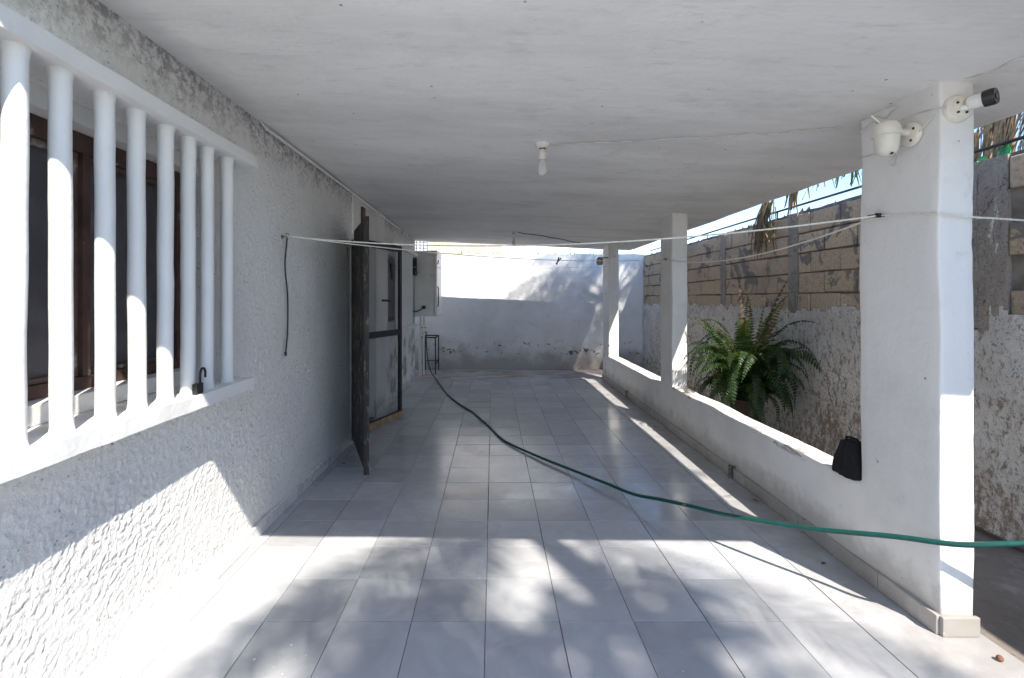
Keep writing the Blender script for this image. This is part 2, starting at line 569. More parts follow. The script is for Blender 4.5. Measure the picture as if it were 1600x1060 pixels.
M['old_white'] = simple('old_white_enamel', (0.74, 0.735, 0.72), 0.35, vary=0.06, scale=5, dirt=(0.5, 0.47, 0.43), dirt_amt=0.1)
M['plastic'] = simple('ivory_plastic', (0.76, 0.72, 0.63), 0.4, vary=0.06)
M['white_plastic'] = simple('white_plastic', (0.80, 0.79, 0.76), 0.35, vary=0.05)
M['black_plastic'] = simple('black_plastic', (0.018, 0.018, 0.02), 0.3, vary=0.2)
M['lens'] = simple('black_lens_glass', (0.01, 0.008, 0.012), 0.06, vary=0.1)
M['porcelain'] = simple('porcelain', (0.80, 0.76, 0.70), 0.25, vary=0.05)
M['rope'] = simple('white_cord', (0.74, 0.71, 0.65), 0.8, vary=0.1, scale=60)
M['grey_wire'] = simple('painted_wire', (0.60, 0.575, 0.54), 0.7, vary=0.2, scale=20)
M['black_cable'] = simple('black_cable', (0.02, 0.02, 0.02), 0.5)
M['hose'] = simple('green_rubber_hose', (0.003, 0.072, 0.060), 0.42, vary=0.15, scale=30)
M['bag'] = simple('black_nylon', (0.007, 0.0065, 0.008), 0.9, vary=0.3, scale=30, bump=0.4, bscale=300)
M['dark_pot'] = simple('dark_pot', (0.045, 0.032, 0.026), 0.8, vary=0.3)
M['terracotta'] = simple('dark_terracotta', (0.17, 0.075, 0.05), 0.8, vary=0.25)
M['leaf_litter'] = simple('leaf_litter', (0.16, 0.075, 0.04), 0.8, vary=0.4, scale=40)
M['soil'] = simple('dark_soil', (0.05, 0.035, 0.025), 0.95, vary=0.4, scale=40, bump=1.0)
M['trunk'] = simple('palm_trunk', (0.22, 0.18, 0.14), 0.9, vary=0.35, scale=9, bump=1.0, bscale=25)
M['cane'] = simple('brown_cane', (0.27, 0.165, 0.085), 0.6, vary=0.35, scale=8)
M['thatch'] = simple('dry_thatch', (0.30, 0.22, 0.13), 0.9, vary=0.45, scale=30)
M['beige'] = simple('beige_render', (0.56, 0.47, 0.365), 0.9, vary=0.06, scale=2, bump=0.3)
M['bright_white'] = simple('white_render', (0.82, 0.815, 0.80), 0.9, vary=0.04, scale=2, bump=0.3)

def glass_dark():
    m, nt, b = new_mat('dusty_dark_glass')
    g = G(nt)
    c = g.mix(g.ramp(g.noise(6, 7, 0.6), 0.4, 0.7), (0.075, 0.069, 0.078), (0.11, 0.104, 0.112))
    c = g.mix(g.ramp(g.noise(40, 4, 0.6), 0.68, 0.75, 0, 0.5), c, (0.2, 0.2, 0.2))
    g.L(c, b.inputs['Base Color'])
    b.inputs['Roughness'].default_value = 0.35
    b.inputs['Specular IOR Level'].default_value = 0.5
    return m
M['glass'] = glass_dark()

def mesh_screen():
    m, nt, b = new_mat('insect_screen')
    b.inputs['Base Color'].default_value = (0.16, 0.16, 0.17, 1)
    b.inputs['Roughness'].default_value = 0.7
    tr = nt.nodes.new('ShaderNodeBsdfTransparent')
    mx = nt.nodes.new('ShaderNodeMixShader')
    mx.inputs[0].default_value = 0.33
    nt.links.new(tr.outputs[0], mx.inputs[1]); nt.links.new(b.outputs[0], mx.inputs[2])
    nt.links.new(mx.outputs[0], nt.nodes['Material Output'].inputs[0])
    return m
M['screen'] = mesh_screen()

def bulb_mat():
    m, nt, b = new_mat('unlit_bulb_glass')
    b.inputs['Base Color'].default_value = (0.82, 0.80, 0.76, 1)
    b.inputs['Roughness'].default_value = 0.15
    b.inputs['Transmission Weight'].default_value = 0.35
    return m
M['bulb'] = bulb_mat()

def bottle_mat(name, col):
    m, nt, b = new_mat(name)
    b.inputs['Base Color'].default_value = (*col, 1)
    b.inputs['Roughness'].default_value = 0.05
    b.inputs['Transmission Weight'].default_value = 0.85
    return m
M['green_glass'] = bottle_mat('green_bottle_glass', (0.05, 0.5, 0.16))
M['clear_glass'] = bottle_mat('clear_bottle_glass', (0.85, 0.92, 0.88))

def leaf_mat(name, a, bcol, trans=0.25, rough=0.52):
    m, nt, b = new_mat(name)
    g = G(nt, 'Object', True)
    c = g.mix(g.rnd, a, bcol)
    c = g.mix(g.ramp(g.noise(9, 4), 0.4, 0.7, 0, 0.5), c, tuple(x * 0.6 for x in a))
    g.L(c, b.inputs['Base Color'])
    b.inputs['Roughness'].default_value = rough
    t = nt.nodes.new('ShaderNodeBsdfTranslucent')
    c2 = g.mix(0.5, c, (0.30, 0.42, 0.05))
    g.L(c2, t.inputs[0])
    mx = nt.nodes.new('ShaderNodeMixShader'); mx.inputs[0].default_value = trans
    g.L(b.outputs[0], mx.inputs[1]); g.L(t.outputs[0], mx.inputs[2])
    g.L(mx.outputs[0], nt.nodes['Material Output'].inputs[0])
    return m
M['fern'] = leaf_mat('fern_green', (0.014, 0.040, 0.009), (0.028, 0.066, 0.013))
M['fern_dry'] = leaf_mat('dry_fern', (0.085, 0.052, 0.028), (0.13, 0.08, 0.045), 0.08, 0.8)
M['palm'] = leaf_mat('palm_green', (0.055, 0.105, 0.025), (0.10, 0.14, 0.04))
M['palm_dry'] = leaf_mat('dry_palm', (0.23, 0.16, 0.085), (0.15, 0.105, 0.055), 0.1, 0.7)
M['weed'] = leaf_mat('weed_green', (0.12, 0.17, 0.05), (0.22, 0.22, 0.08))

# ------------------------------------------------------------------ the setting: ground and floor
ROOF_SLOPE = 0.044
def zc(x):                       # underside of the roof slab
    return 2.46 - ROOF_SLOPE * x
WX = -1.43                       # face of the house wall
FY = 9.95                        # face of the far wall
BX = 3.10                        # face of the boundary wall
TW, TL = 0.33, 0.325             # tile grid
TY1 = 8.652                      # end of the tiled floor
def xr(y):                       # inner face of the low wall (slightly out of square)
    return 1.92 + 0.0105 * (y - 2.07)

g_ = MB().add([(-900, -900, -0.04), (900, -900, -0.04), (900, 900, -0.04), (-900, 900, -0.04)], [(0, 1, 2, 3)])
structure(g_.build('ground', M['ground']))

xs_t = [WX + 0.006] + [-0.032 + TW * k for k in range(-4, 6)] + [None]
TY0 = 3.452 - 7 * TL
floor = MB().box(WX - 0.05, 2.02, TY0 - 0.012, TY1, -0.12, -0.0055).build('tiled_floor', M['grout'])
structure(floor)
floor['label'] = 'pale grey glossy square tile floor of the covered patio'
tcache = {}
rows = int(round((TY1 - TY0) / TL))
for r in range(rows):
    y0 = TY0 + r * TL
    for ci in range(len(xs_t) - 1):
        x0 = xs_t[ci]
        x1 = xs_t[ci + 1]
        if x1 is None:
            x1 = round(xr(y0) + 0.015, 2) if y0 > 1.9 else 2.10
            if y0 < 1.5: x1 = 2.10
        if x1 - x0 < 0.03:
            continue
        key = (round(x1 - x0, 3))
        if key not in tcache:
            w = x1 - x0 - 0.0034; l = TL - 0.0034
            tcache[key] = MB().box(-w / 2, w / 2, -l / 2, l / 2, -0.011, 0, 0.0014).mesh('tile', M['tile'])
        rr = random.Random(r * 31 + ci)
        link('tile', tcache[key], floor, ((x0 + x1) / 2 + rr.uniform(-.0008, .0008), y0 + TL / 2 + rr.uniform(-.0008, .0008), rr.uniform(-.0012, .0006)),
             (rr.uniform(-.0022, .0022), rr.uniform(-.0022, .0022), rr.uniform(-.0012, .0012)))

# unseen yard floor going on; paled and widened to bounce sun onto the ceiling
V, Fc = gridbox(frange(-1.43, 2.10, 0.6), frange(-9.0, TY0 - 0.014, 0.6), [-0.12, -0.006])
pv = MB().add(V, Fc)
V, Fc = gridbox(frange(2.104, 3.1, 0.5), frange(-9.0, 0.6, 0.6), [-0.12, -0.006])
structure(pv.add(V, Fc).build('yard_bounce_paving', M['paving']))

# bare strip behind the tiles
V, Fc = gridbox(frange(-4, 3.3, 0.08), frange(TY1 + 0.004, FY + 0.05, 0.06), [-0.15, -0.018],
                lambda p: p + Vector((0, 0, noise.noise(p * 5) * 0.006 + 0.008 * max(0, (p.y - 9.4)))) if p.z > -0.1 else p)
structure(MB().add(V, Fc, True).build('concrete_strip', M['strip']))

# ------------------------------------------------------------------ house on the left
house = thing('house', 'white house with rough stucco wall, barred windows and an open dark gate', 'house', (WX, 4, 0))
def hp(o):                       # parent to the house without moving
    o.parent = house
    o.matrix_parent_inverse = Matrix.Translation(house.location).inverted()
    return o
def keep(o, par):
    o.parent = par
    o.matrix_parent_inverse = Matrix.Translation(par.location).inverted() if par.parent is None else Matrix()
    return o

WIN1 = (0.62, 2.50, 1.012, 2.16)
DOOR = (5.0, 5.86, 0.0, 2.10)
WIN2 = (6.60, 8.16, 1.012, 2.16)
openings = [WIN1, DOOR, WIN2]
WEND = 8.86
def wall_sheet():
    ys = [0.45]
    while ys[-1] < WEND:
        ys.append(ys[-1] + 0.0055 * max(1.0, ys[-1] / 2.2))
    ys[-1] = WEND
    for o in openings:                       # snap grid lines to the openings
        for v in o[:2]:
            i = min(range(len(ys)), key=lambda k: abs(ys[k] - v)); ys[i] = v
    zs = frange(0, 2.56, 0.0068)
    for o in openings:
        for v in o[2:]:
            i = min(range(len(zs)), key=lambda k: abs(zs[k] - v)); zs[i] = v
    ny, nz = len(ys), len(zs)
    V = []; 
    def inside(y, z, e):
        return any(o[0] - e < y < o[1] + e and o[2] - e < z < o[3] + e for o in openings)
    nn = noise.noise
    for y in ys:
        for z in zs:
            u_ = y * 0.80 + z * 0.60; v_ = z * 0.80 - y * 0.60
            p = Vector((u_ * 34 + 1.1 * nn(Vector((y * 30, z * 30, 7))), v_ * 47 + 1.1 * nn(Vector((y * 30, z * 30, 19))), 0.3 + 2.0 * nn(Vector((y * 5, z * 5, 2)))))
            a = nn(p + Vector((0, 0, nn(p * 0.7) * 1.2)))
            b = nn(Vector((u_ * 60, v_ * 95, 5.0)))
            t = min(1, max(0, (a + 0.16) / 0.26)); t = t * t * (3 - 2 * t)
            amp = (1.0 + 0.25 * min(1, max(0, (y - 2.2) / 2))) * (0.95 + 0.8 * nn(Vector((y * 2.3, z * 2.3, 40))))
            hgt = amp * (-0.0032 + 0.0038 * t * (0.75 + 0.6 * b) + 0.0020 * b) + 0.004 * nn(Vector((y * 1.5, z * 1.5, 9)))
            x = WX + hgt
            if inside(y, z, 1e-4):
                x = WX - 0.018
            V.append((x, y, z))
    Fc = []
    for i in range(ny - 1):
        for k in range(nz - 1):
            if inside((ys[i] + ys[i + 1]) / 2, (zs[k] + zs[k + 1]) / 2, -1e-4):
                continue
            Fc.append((i * nz + k, (i + 1) * nz + k, (i + 1) * nz + k + 1, i * nz + k + 1))
    return V, Fc
mb = MB()
V, Fc = wall_sheet()
mb.add(V, Fc, True)
xb0, xb1 = -1.68, WX - 0.016
def pier(y0, y1, z0, z1):
    mb.box(xb0, xb1, y0, y1, z0, z1)
pier(0.45, WIN1[0], 0, 2.6); pier(WIN1[1], DOOR[0], 0, 2.6); pier(DOOR[1], WIN2[0], 0, 2.6); pier(WIN2[1], WEND, 0, 2.6)
for o in openings:
    if o[2] > 0:
        pier(o[0], o[1], 0, o[2])
    pier(o[0], o[1], o[3], 2.6)
mb.box(xb0, WX + 0.004, -4.0, 0.45, 0, 2.9)      # wall going on towards the viewer's left
mb.box(-6.5, -2.6, -4.0, WEND, 0, 2.6)           # body of the house behind
mb.box(-2.6, xb0, WEND - 0.15, WEND, 0, 2.6)
mb.box(-2.6, xb0, -4.0, -3.85, 0, 2.6)
hp(mb.build('wall', M['stucco']))
# smooth plaster surround of the doorway
mb = MB()
mb.box(WX - 0.02, WX + 0.014, DOOR[1], 6.34, 0.075, 2.56, 0.004)
mb.box(WX - 0.02, WX + 0.0135, DOOR[0] - 0.10, DOOR[1] - 0.0005, DOOR[3], 2.56, 0.004)
hp(mb.build('door_surround', M['white']))
hp(MB().box(WX - 0.25, WX - 0.19, DOOR[0], DOOR[1], 0.01, DOOR[3]).build('inner_door', M['old_white']))
hp(MB().box(WX - 0.01, WX + 0.035, 5.17, 5.29, 2.13, 2.43, 0.006).build('door_head_board', M['brown_wood']))

def window(o, bars, y0, y1, zs_off, mull):
    oy0, oy1, oz0, oz1 = o
    def f(p):
        return p + wob(p, 6, 0.004) + wob(p, 25, 0.0012)
    V, Fc = gridbox(lines(WX - 0.19, -1.298, 0.05, 0.012), lines(y0, y1, 0.05, 0.012), lines(0.952, 1.013, 0.03, 0.01), f)
    # keep sill outside the wall except inside the opening
    hp(MB().add(V, Fc, True).build('window_sill', M['grille_white']))
    V, Fc = gridbox(lines(WX - 0.05, -1.298, 0.05, 0.012), lines(y0 - 0.04, y1 + 0.05, 0.05, 0.012), lines(2.160, 2.218, 0.03, 0.01), f)
    hp(MB().add(V, Fc, True).build('window_lintel', M['grille_white']))
    for i, y in enumerate(bars):
        rb = random.Random(i + int(y0 * 10))
        prof = [(0.037 + rb.uniform(0, .003), 0.0), (0.0335, 0.012), (0.0308, 0.03)] + [(0.030 + rb.uniform(-.0004, .0004), z) for z in frange(.08, 1.08, .08)] + [(0.0305, 1.125), (0.033, 1.143), (0.037, 1.16)]
        m_ = MB().lathe(prof, n=24)
        o_ = Vector((i * 3.1, y0, 0))
        m_.v = [tuple(Vector(v) + wob(Vector(v) + o_, 5, .0022) + wob(Vector(v) + o_, 40, .0007)) for v in m_.v]
        b = m_.build('grille_bar', M['grille_white'])
        b.location = (-1.368, y, 1.006); b.rotation_euler = (rb.uniform(-.006, .006), rb.uniform(-.004, .004), 0)
        hp(b)
    # inner ledge, wooden frame, panes
    hp(MB().box(WX - 0.24, WX - 0.10, oy0 + 0.001, oy1 - 0.001, 1.014, 1.085, 0.005).build('inner_ledge', M['grille_white']))
    fx0, fx1 = WX - 0.235, WX - 0.175
    fr = MB()
    zt = 2.085
    fr.box(fx0, fx1, oy0, oy1, zt - 0.075, zt); fr.box(fx0, fx1, oy0, oy1, 1.087, 1.135)
    for a, b in ((oy0 + 0.001, oy0 + 0.06), (oy1 - 0.06, oy1 - 0.001)) + tuple((m - 0.018, m + 0.018) for m in mull):
        fr.box(fx0 + 0.001, fx1 + 0.004, a, b, 1.137, zt - 0.077)
    w = hp(fr.build('window_frame', M['brown_wood']))
    edges = [oy0 + 0.06] + [e for m in mull for e in (m - 0.018, m + 0.018)] + [oy1 - 0.06]
    for i in range(0, len(edges), 2):
        a, b = edges[i], edges[i + 1]
        p = MB().box(fx0 + 0.015, fx0 + 0.022, a, b, 1.135, zt - 0.075).build('pane', M['glass'], w)
        s = MB()
        s.box(fx0 + 0.023, fx0 + 0.045, a + .001, a + 0.022, 1.137, zt - 0.077); s.box(fx0 + 0.023, fx0 + 0.045, b - 0.022, b - .001, 1.137, zt - 0.077)
        s.box(fx0 + 0.023, fx0 + 0.045, a + 0.022, b - 0.022, zt - 0.099, zt - 0.077); s.box(fx0 + 0.023, fx0 + 0.045, a + 0.022, b - 0.022, 1.137, 1.155)
        s.build('sash', M['sash'], w)
    # head above the frame
    hp(MB().box(WX - 0.245, WX - 0.10, oy0 + 0.001, oy1 - 0.001, zt + 0.002, 2.159).build('window_head', M['grille_white']))
M['sash'] = simple('peeling_sash', (0.13, 0.085, 0.07), 0.7, vary=0.3, scale=12, dirt=(0.48, 0.45, 0.42), dirt_amt=0.35)
b1 = [2.48, 2.305, 2.163, 2.012, 1.855, 1.702, 1.53, 1.372, 1.215, 1.06, 0.90, 0.745]
window(WIN1, b1, 0.56, 2.62, 0, [1.22, 1.90])
window(WIN2, [6.86 + 0.165 * i for i in range(8)], 6.32, 8.30, 0, [7.3])

# skirting tiles along the house wall
sk = {}
def skirt(par, x, y0, y1, h, thick, side, m, rotz=0.0):
    L_ = 0.325
    y = y0
    i = 0
    while y < y1 - 0.03:
        l = min(L_, y1 - y)
        key = (round(l, 3), h, thick, m.name)
        if key not in sk:
            sk[key] = MB().box(-thick / 2, thick / 2, -(l - 0.004) / 2, (l - 0.004) / 2, 0.0, h, 0.004).mesh('skirting_tile', m)
        rr = random.Random(int(y * 1000))
        xx = x(y + l / 2) if callable(x) else x
        o = link('skirting_tile', sk[key], None, (xx + rr.uniform(-.001, .001), y + l / 2, 0.001 + rr.uniform(-.002, .001)), (0, 0, rotz + rr.uniform(-.004, .004)))
        o.parent = par
        o.matrix_parent_inverse = Matrix.Translation(par.location).inverted()
        y += l
skirt(house, WX + 0.010, TY0, DOOR[0] - 0.12, 0.078, 0.022, 1, M['skirting'])
skirt(house, WX + 0.013, DOOR[1] + 0.01, 8.64, 0.078, 0.022, 1, M['skirting'])

# dark ribbed security gate, swung wide open towards the camera
hinge = Vector((WX + 0.03, 4.84, 0)); free = Vector((-1.02, 3.89, 0))
d = (free - hinge); gw = d.length; ga = math.atan2(d.y, d.x)
mb = MB()
n = 17
pts = []
for i in range(n):
    x = gw * i / n; s = gw / n
    pts += [(x, 0.010), (x + s * 0.40, 0.010), (x + s * 0.5, -0.010), (x + s * 0.90, -0.010)]
pts.append((gw, 0.010))
def gtop(x):
    return 2.02 if x < 0.12 else 2.10
vs = []; fs = []
for (x, y) in pts:
    for z in (0.035, 0.7, 1.4, gtop(x)):
        vs.append((x, y, z))
for i in range(len(pts) - 1):
    for k in range(3):
        a = i * 4 + k; fs.append((a, a + 4, a + 5, a + 1))
mb.add(vs, fs)
gate = hp(mb.build('gate', M['rust']))
def place_gate(o, ang, org):
    o.matrix_parent_inverse = Matrix.Translation(house.location).inverted()
    o.location = org; o.rotation_euler = (0, 0, ang)
place_gate(gate, ga, hinge)
gate['label'] = 'dark rusty ribbed steel gate swung open'
fm = MB()
fm.box(-0.012, 0.022, -0.02, 0.02, 0.02, 2.03); fm.box(gw - 0.022, gw + 0.012, -0.02, 0.02, 0.02, 2.105)
fm.build('gate_frame', M['rust'], gate)
for z0, z1 in ((1.385, 1.41), (0.72, 0.745), (0.10, 0.125), (1.96, 1.985)):
    MB().box(0.02, gw - 0.02, 0.0145, 0.024, z0, z1).build('gate_rail', M['rust'], gate)
for z in (0.16, 0.80, 1.44, 1.99):
    MB().lathe([(0, -.035), (0.014, -.035), (0.014, .035), (0, .035)], (-0.02, 0.01, z), n=10).build('hinge', M['black_metal'], gate)
MB().box(gw * 0.6, gw * 0.75, -0.045, -0.02, 1.02, 1.09, .004).build('latch', M['black_metal'], gate)

# insect-screen door, half open
sh = Vector((WX + 0.02, 5.04, 0)); sf = Vector((-1.115, 5.85, 0))
d = sf - sh; sw = d.length; sa = math.atan2(d.y, d.x)
mb = MB()
zt = 2.075
mb.box(0, 0.045, -0.014, 0.014, 0.03, zt); mb.box(sw - 0.052, sw, -0.014, 0.014, 0.03, zt)
mb.box(0.0455, sw - 0.0525, -0.013, 0.013, zt - 0.075, zt - .001); mb.box(0.0455, sw - 0.0525, -0.013, 0.013, 1.005, 1.075); mb.box(0.0455, sw - 0.0525, -0.013, 0.013, 0.085, 0.10)
sdoor = hp(mb.build('screen_door', M['black_metal']))
place_gate(sdoor, sa, sh)
sdoor['label'] = 'black framed insect screen door half open'
MB().box(0.045, sw + 0.02, -0.016, 0.016, 0.012, 0.083, .003).build('kick_board', M['pale_wood'], sdoor)
for z0, z1 in ((0.10, 1.005), (1.075, zt - 0.075)):
    MB().add([(0.045, 0, z0), (sw - 0.052, 0, z0), (sw - 0.052, 0, z1), (0.045, 0, z1)], [(0, 1, 2, 3)]).build('screen_panel', M['screen'], sdoor)
hx = sw * 0.70
mb = MB().tube(spline([(hx + .03, -0.03, 1.82), (hx - .01, -0.03, 1.83), (hx, -0.03, 1.77), (hx + .01, -.03, 1.66)]), 0.017, 8)
mb.build('lock', M['black_metal'], sdoor)
MB().tube([(sw * .50, -0.014, 1.42), (sw * .50, -0.05, 1.42), (sw * .62, -0.055, 1.415)], 0.012, 8).build('handle', M['black_metal'], sdoor)

# ------------------------------------------------------------------ carport: roof slab, columns, low wall
carport = thing('carport', 'flat white roof slab on three square columns joined by a low wall', 'carport', (2.0, 5, 0))
def cp(o):
    o.parent = carport
    o.matrix_parent_inverse = Matrix.Translation(carport.location).inverted()
    return o
RX0, RX1, RY0, RY1 = -6.5, 2.575, 1.02, 9.06
def roof_pt(p):
    top = p.z > 0.5
    x, y = p.x, p.y
    y2 = y
    if y < RY0 + 1e-4:
        y2 = y + 0.025 * (x - 0.0) / 2.5                 # front edge a touch out of square
    z = zc(x)
    if top:
        z += 0.15
    else:
        z += noise.noise(Vector((x * 1.1, y * 0.8, 0))) * 0.010 + noise.noise(Vector((x * 3.2, y * 4.5, 4))) * 0.0035
    if x > RX1 - 0.01:
        x += noise.noise(Vector((0, y * 2.0, 7))) * 0.012
    return Vector((x, y2, z))
xs = frange(RX0, WX - 0.02, 0.5) + frange(WX + 0.04, RX1, 0.06)
V, Fc = gridbox(xs, frange(RY0, RY1, 0.06), [0, 1], roof_pt)
cp(MB().add(V, Fc, True).build('roof', M['ceiling']))

CT = 0.15
def rounded(p, x0, x1, y0, y1, rfun):
    r = rfun(p)
    if r <= 0:
        return p
    qx = min(max(p.x, x0 + r), x1 - r); qy = min(max(p.y, y0 + r), y1 - r)
    dx, dy = p.x - qx, p.y - qy
    l = math.hypot(dx, dy)
    if l < 1e-9 or (abs(dx) < 1e-9 or abs(dy) < 1e-9):
        return p
    return Vector((qx + dx / l * r, qy + dy / l * r, p.z))
def plaster(p):
    q = Vector((p.x + 0.0105 * (p.y - 2.07), p.y, p.z))
    return q + wob(p, 2.2, 0.008) + wob(p, 14, 0.0024)
columns = [(2.07, 2.53, 1.92, 2.07), (5.25, 5.63, 1.92, 2.09), (8.24, 8.72, 1.92, 2.09)]
SILL = [0.48, 0.452]
for i, (y0, y1, x0, x1) in enumerate(columns):
    def rf(p, i=i, y0=y0, y1=y1):
        back = p.y > (y0 + y1) / 2
        s = SILL[min(i, 1)] if back else (SILL[i - 1] if i else 0)
        if i == 2 and back: s = 0
        return 0.012 if p.z > s + 0.004 else 0.0
    zl = frange(-0.02, 0.44, 0.04) + [SILL[1], SILL[0], 0.49] + frange(0.54, zc(1.9) + 0.04, 0.05)
    V, Fc = gridbox(lines(x0, x1, 0.04, 0.012), lines(y0, y1, 0.05, 0.012), zl, lambda p: plaster(rounded(p, x0, x1, y0, y1, rf)))
    o = cp(MB().add(V, Fc, True).build('column', M['white_chipped'] if i == 2 else M['white']))
for i, (y0, y1, h) in enumerate(((2.53, 5.25, SILL[0]), (5.63, 8.24, SILL[1]))):
    x1 = 2.07 if i == 0 else 2.09
    def f(p, h=h, x1=x1):
        r = 0.012
        qx = min(max(p.x, 1.92 + r), x1 - r); qz = min(p.z, h - r)
        dx, dz = p.x - qx, p.z - qz
        l = math.hypot(dx, dz)
        if l > 1e-9 and abs(dx) > 1e-9 and dz > 1e-9:
            p = Vector((qx + dx / l * r, p.y, qz + dz / l * r))
        return plaster(p)
    zl = frange(-0.02, 0.44, 0.04) + ([SILL[1], h - .012, h - .004, h] if h == SILL[0] else [h - .008, h - 0.003, h])
    V, Fc = gridbox(lines(1.92, x1, 0.04, 0.012), frange(y0, y1, 0.05), zl, f)
    cp(MB().add(V, Fc, True).build('low_wall', M['white_low']))
skirt(carport, lambda y: xr(y) - 0.009, 2.062, 8.70, 0.082, 0.024, -1, M['skirting_grey'], -0.0105)
mesh_f = MB().box(-0.080, 0.080, -0.010, 0.010, 0, 0.082, 0.004).mesh('skirting_tile', M['skirting_grey'])
o = cp(link('skirting_tile', mesh_f, None, (1.992, 2.056, 0.001)))

# ------------------------------------------------------------------ far wall
mb = MB()
V, Fc = gridbox(frange(-4.2, 3.35, 0.06), [FY, FY + 0.15], frange(-0.05, 2.36, 0.06),
                lambda p: p + Vector((0, noise.noise(p * 1.4) * 0.018 + noise.noise(p * 6) * 0.005, (noise.noise(Vector((p.x * 3, 0, 1))) * 0.02 + noise.noise(Vector((p.x * 17, 0, 1))) * 0.01) if p.z > 2.3 else 0)))
mb.add(V, Fc, True)
farw = thing('whitewashed_wall', 'whitewashed yard wall at the far end of the patio with weeds along its top', 'wall', (0, FY, 0))
keep(mb.build('wall', M['far_wall']), farw)
mb = MB(); rr = random.Random(3)
for i in range(330):
    x = rr.uniform(-0.9, 2.6); y = FY + rr.uniform(0.01, 0.12)
    hgt = rr.uniform(0.02, 0.07) * (1.8 if rr.random() < 0.12 else 1); a = rr.uniform(0, 6.28); w = 0.006
    lx, ly = rr.uniform(-.03, .03), rr.uniform(-.03, .03)
    mb.add([(x - w * math.cos(a), y - w * math.sin(a), 2.345), (x + w * math.cos(a), y + w * math.sin(a), 2.345), (x + lx * .5 + w * math.cos(a), y + ly * .5 + w * math.sin(a), 2.35 + hgt * .6), (x + lx, y + ly, 2.355 + hgt)], [(0, 1, 2), (0, 2, 3)])
stuff(keep(mb.build('weeds', M['weed']), farw))

# ------------------------------------------------------------------ boundary wall on the right
bw = thing('block_wall', 'bare concrete block boundary wall with flaking whitewash on its lower half', 'wall', (BX, 5, 0))
BWT = 2.30
core = MB()
V, Fc = gridbox([BX + 0.022, BX + 0.16], frange(-4, 10.1, 0.12), frange(-0.05, BWT + 0.02, 0.12),
                lambda p: p + Vector((noise.noise(p * 5) * 0.006, 0, noise.noise(Vector((0, p.y * 6, 2))) * 0.022 if p.z > BWT else 0)))
core.add(V, Fc, True)
keep(core.build('mortar_core', M['mortar']), bw)
posts = [(1.2, 1.4), (2.90, 3.08), (4.90, 5.05), (6.42, 6.55), (8.17, 8.30)]
for (a, b) in posts:
    V, Fc = gridbox([BX - 0.004, BX + 0.05], frange(a, b, 0.03), frange(1.15, BWT + 0.015, 0.05),
                    lambda p: p + wob(p, 9, 0.008) + wob(p, 30, 0.003))
    keep(MB().add(V, Fc, True).build('concrete_tie', M['cement']), bw)
# rendered patch beside the near column
V, Fc = gridbox([BX - 0.010, BX + 0.05], frange(3.08, 3.50, 0.03), frange(1.25, BWT + 0.02, 0.04), lambda p: p + wob(p, 7, 0.008) + wob(p, 30, 0.003))
keep(MB().add(V, Fc, True).build('cement_patch', M['cement']), bw)
bmeshes = []
rr = random.Random(11)
def block_mesh(l, h, k):
    mb = MB()
    bm = bmesh.new(); bmesh.ops.create_cube(bm, size=1)
    for v in bm.verts:
        v.co = Vector((v.co.x * 0.06, v.co.y * l, v.co.z * h))
    bmesh.ops.bevel(bm, geom=bm.edges[:], offset=0.006, segments=1, affect='EDGES')
    for v in bm.verts:
        v.co += wob(v.co + Vector((k * 3, 0, 0)), 14, 0.006)
    bm.verts.index_update()
    mb.add([v.co[:] for v in bm.verts], [[v.index for v in f.verts] for f in bm.faces]); bm.free()
    return mb.mesh('concrete_block', M['block'])
lens = [0.39, 0.30, 0.19]
for l in lens:
    bmeshes.append([block_mesh(l, 0.187, k) for k in range(4)])
spans = [(3.50, 4.90), (5.05, 6.42), (6.55, 8.17), (8.30, 9.94)]
spans = [(1.4, 2.90)] + spans
for (a, b) in spans:
    for c in range(5):
        z = 1.30 + c * 0.2 + 0.095
        y = a + 0.006
        first = True
        while y < b - 0.05:
            if first and c % 2:
                li = 2
            else:
                li = 0
            first = False
            l = lens[li]
            if y + l > b:
                rem = b - y
                if rem < 0.12: break
                sc = rem / lens[2]
                o = link('concrete_block', bmeshes[2][rr.randrange(4)], None, (BX + 0.03 + rr.uniform(-.004, .004), y + rem / 2, z), (rr.uniform(-.012, .012), rr.uniform(-.015, .015), rr.uniform(-.012, .012)), (1, sc * 0.95, 1))
                keep(o, bw)
                break
            o = link('concrete_block', bmeshes[li][rr.randrange(4)], None, (BX + 0.03 + rr.uniform(-.004, .004), y + l / 2, z + rr.uniform(-.004, .004)), (rr.uniform(-.012, .012), rr.uniform(-.015, .015), rr.uniform(-.012, .012)))
            keep(o, bw)
            y += l + 0.013
# flaking whitewashed render, lower half, ragged upper edge
ys = frange(-3.9, 1.0, 0.3) + frange(1.1, 9.95, 0.028); zs = frange(0, 1.5, 0.026)
V = []; Fc = []
def edge(y):
    return 1.36 + 0.06 * noise.noise(Vector((y * 1.1, 3, 0))) + 0.07 * noise.noise(Vector((y * 7, 1, 0))) - (0.12 if 3.0 < y < 3.16 else 0)
for y in ys:
    for z in zs:
        p = Vector((0, y, z))
        V.append((BX - 0.008 + noise.noise(p * 4) * 0.010 + noise.noise(p * 17) * 0.006 + noise.noise(p * 40) * 0.003 + (0.02 * max(0, 0.15 - z) / 0.15 * -1.2), y, z))
nz = len(zs)
for i in range(len(ys) - 1):
    for k in range(nz - 1):
        if zs[k + 1] > edge(ys[i]) + 0.02 * noise.noise(Vector((ys[i] * 50, zs[k] * 50, 0))):
            continue
        Fc.append((i * nz + k, i * nz + k + 1, (i + 1) * nz + k + 1, (i + 1) * nz + k))
keep(MB().add(V, Fc, True).build('whitewashed_render', M['flaky']), bw)
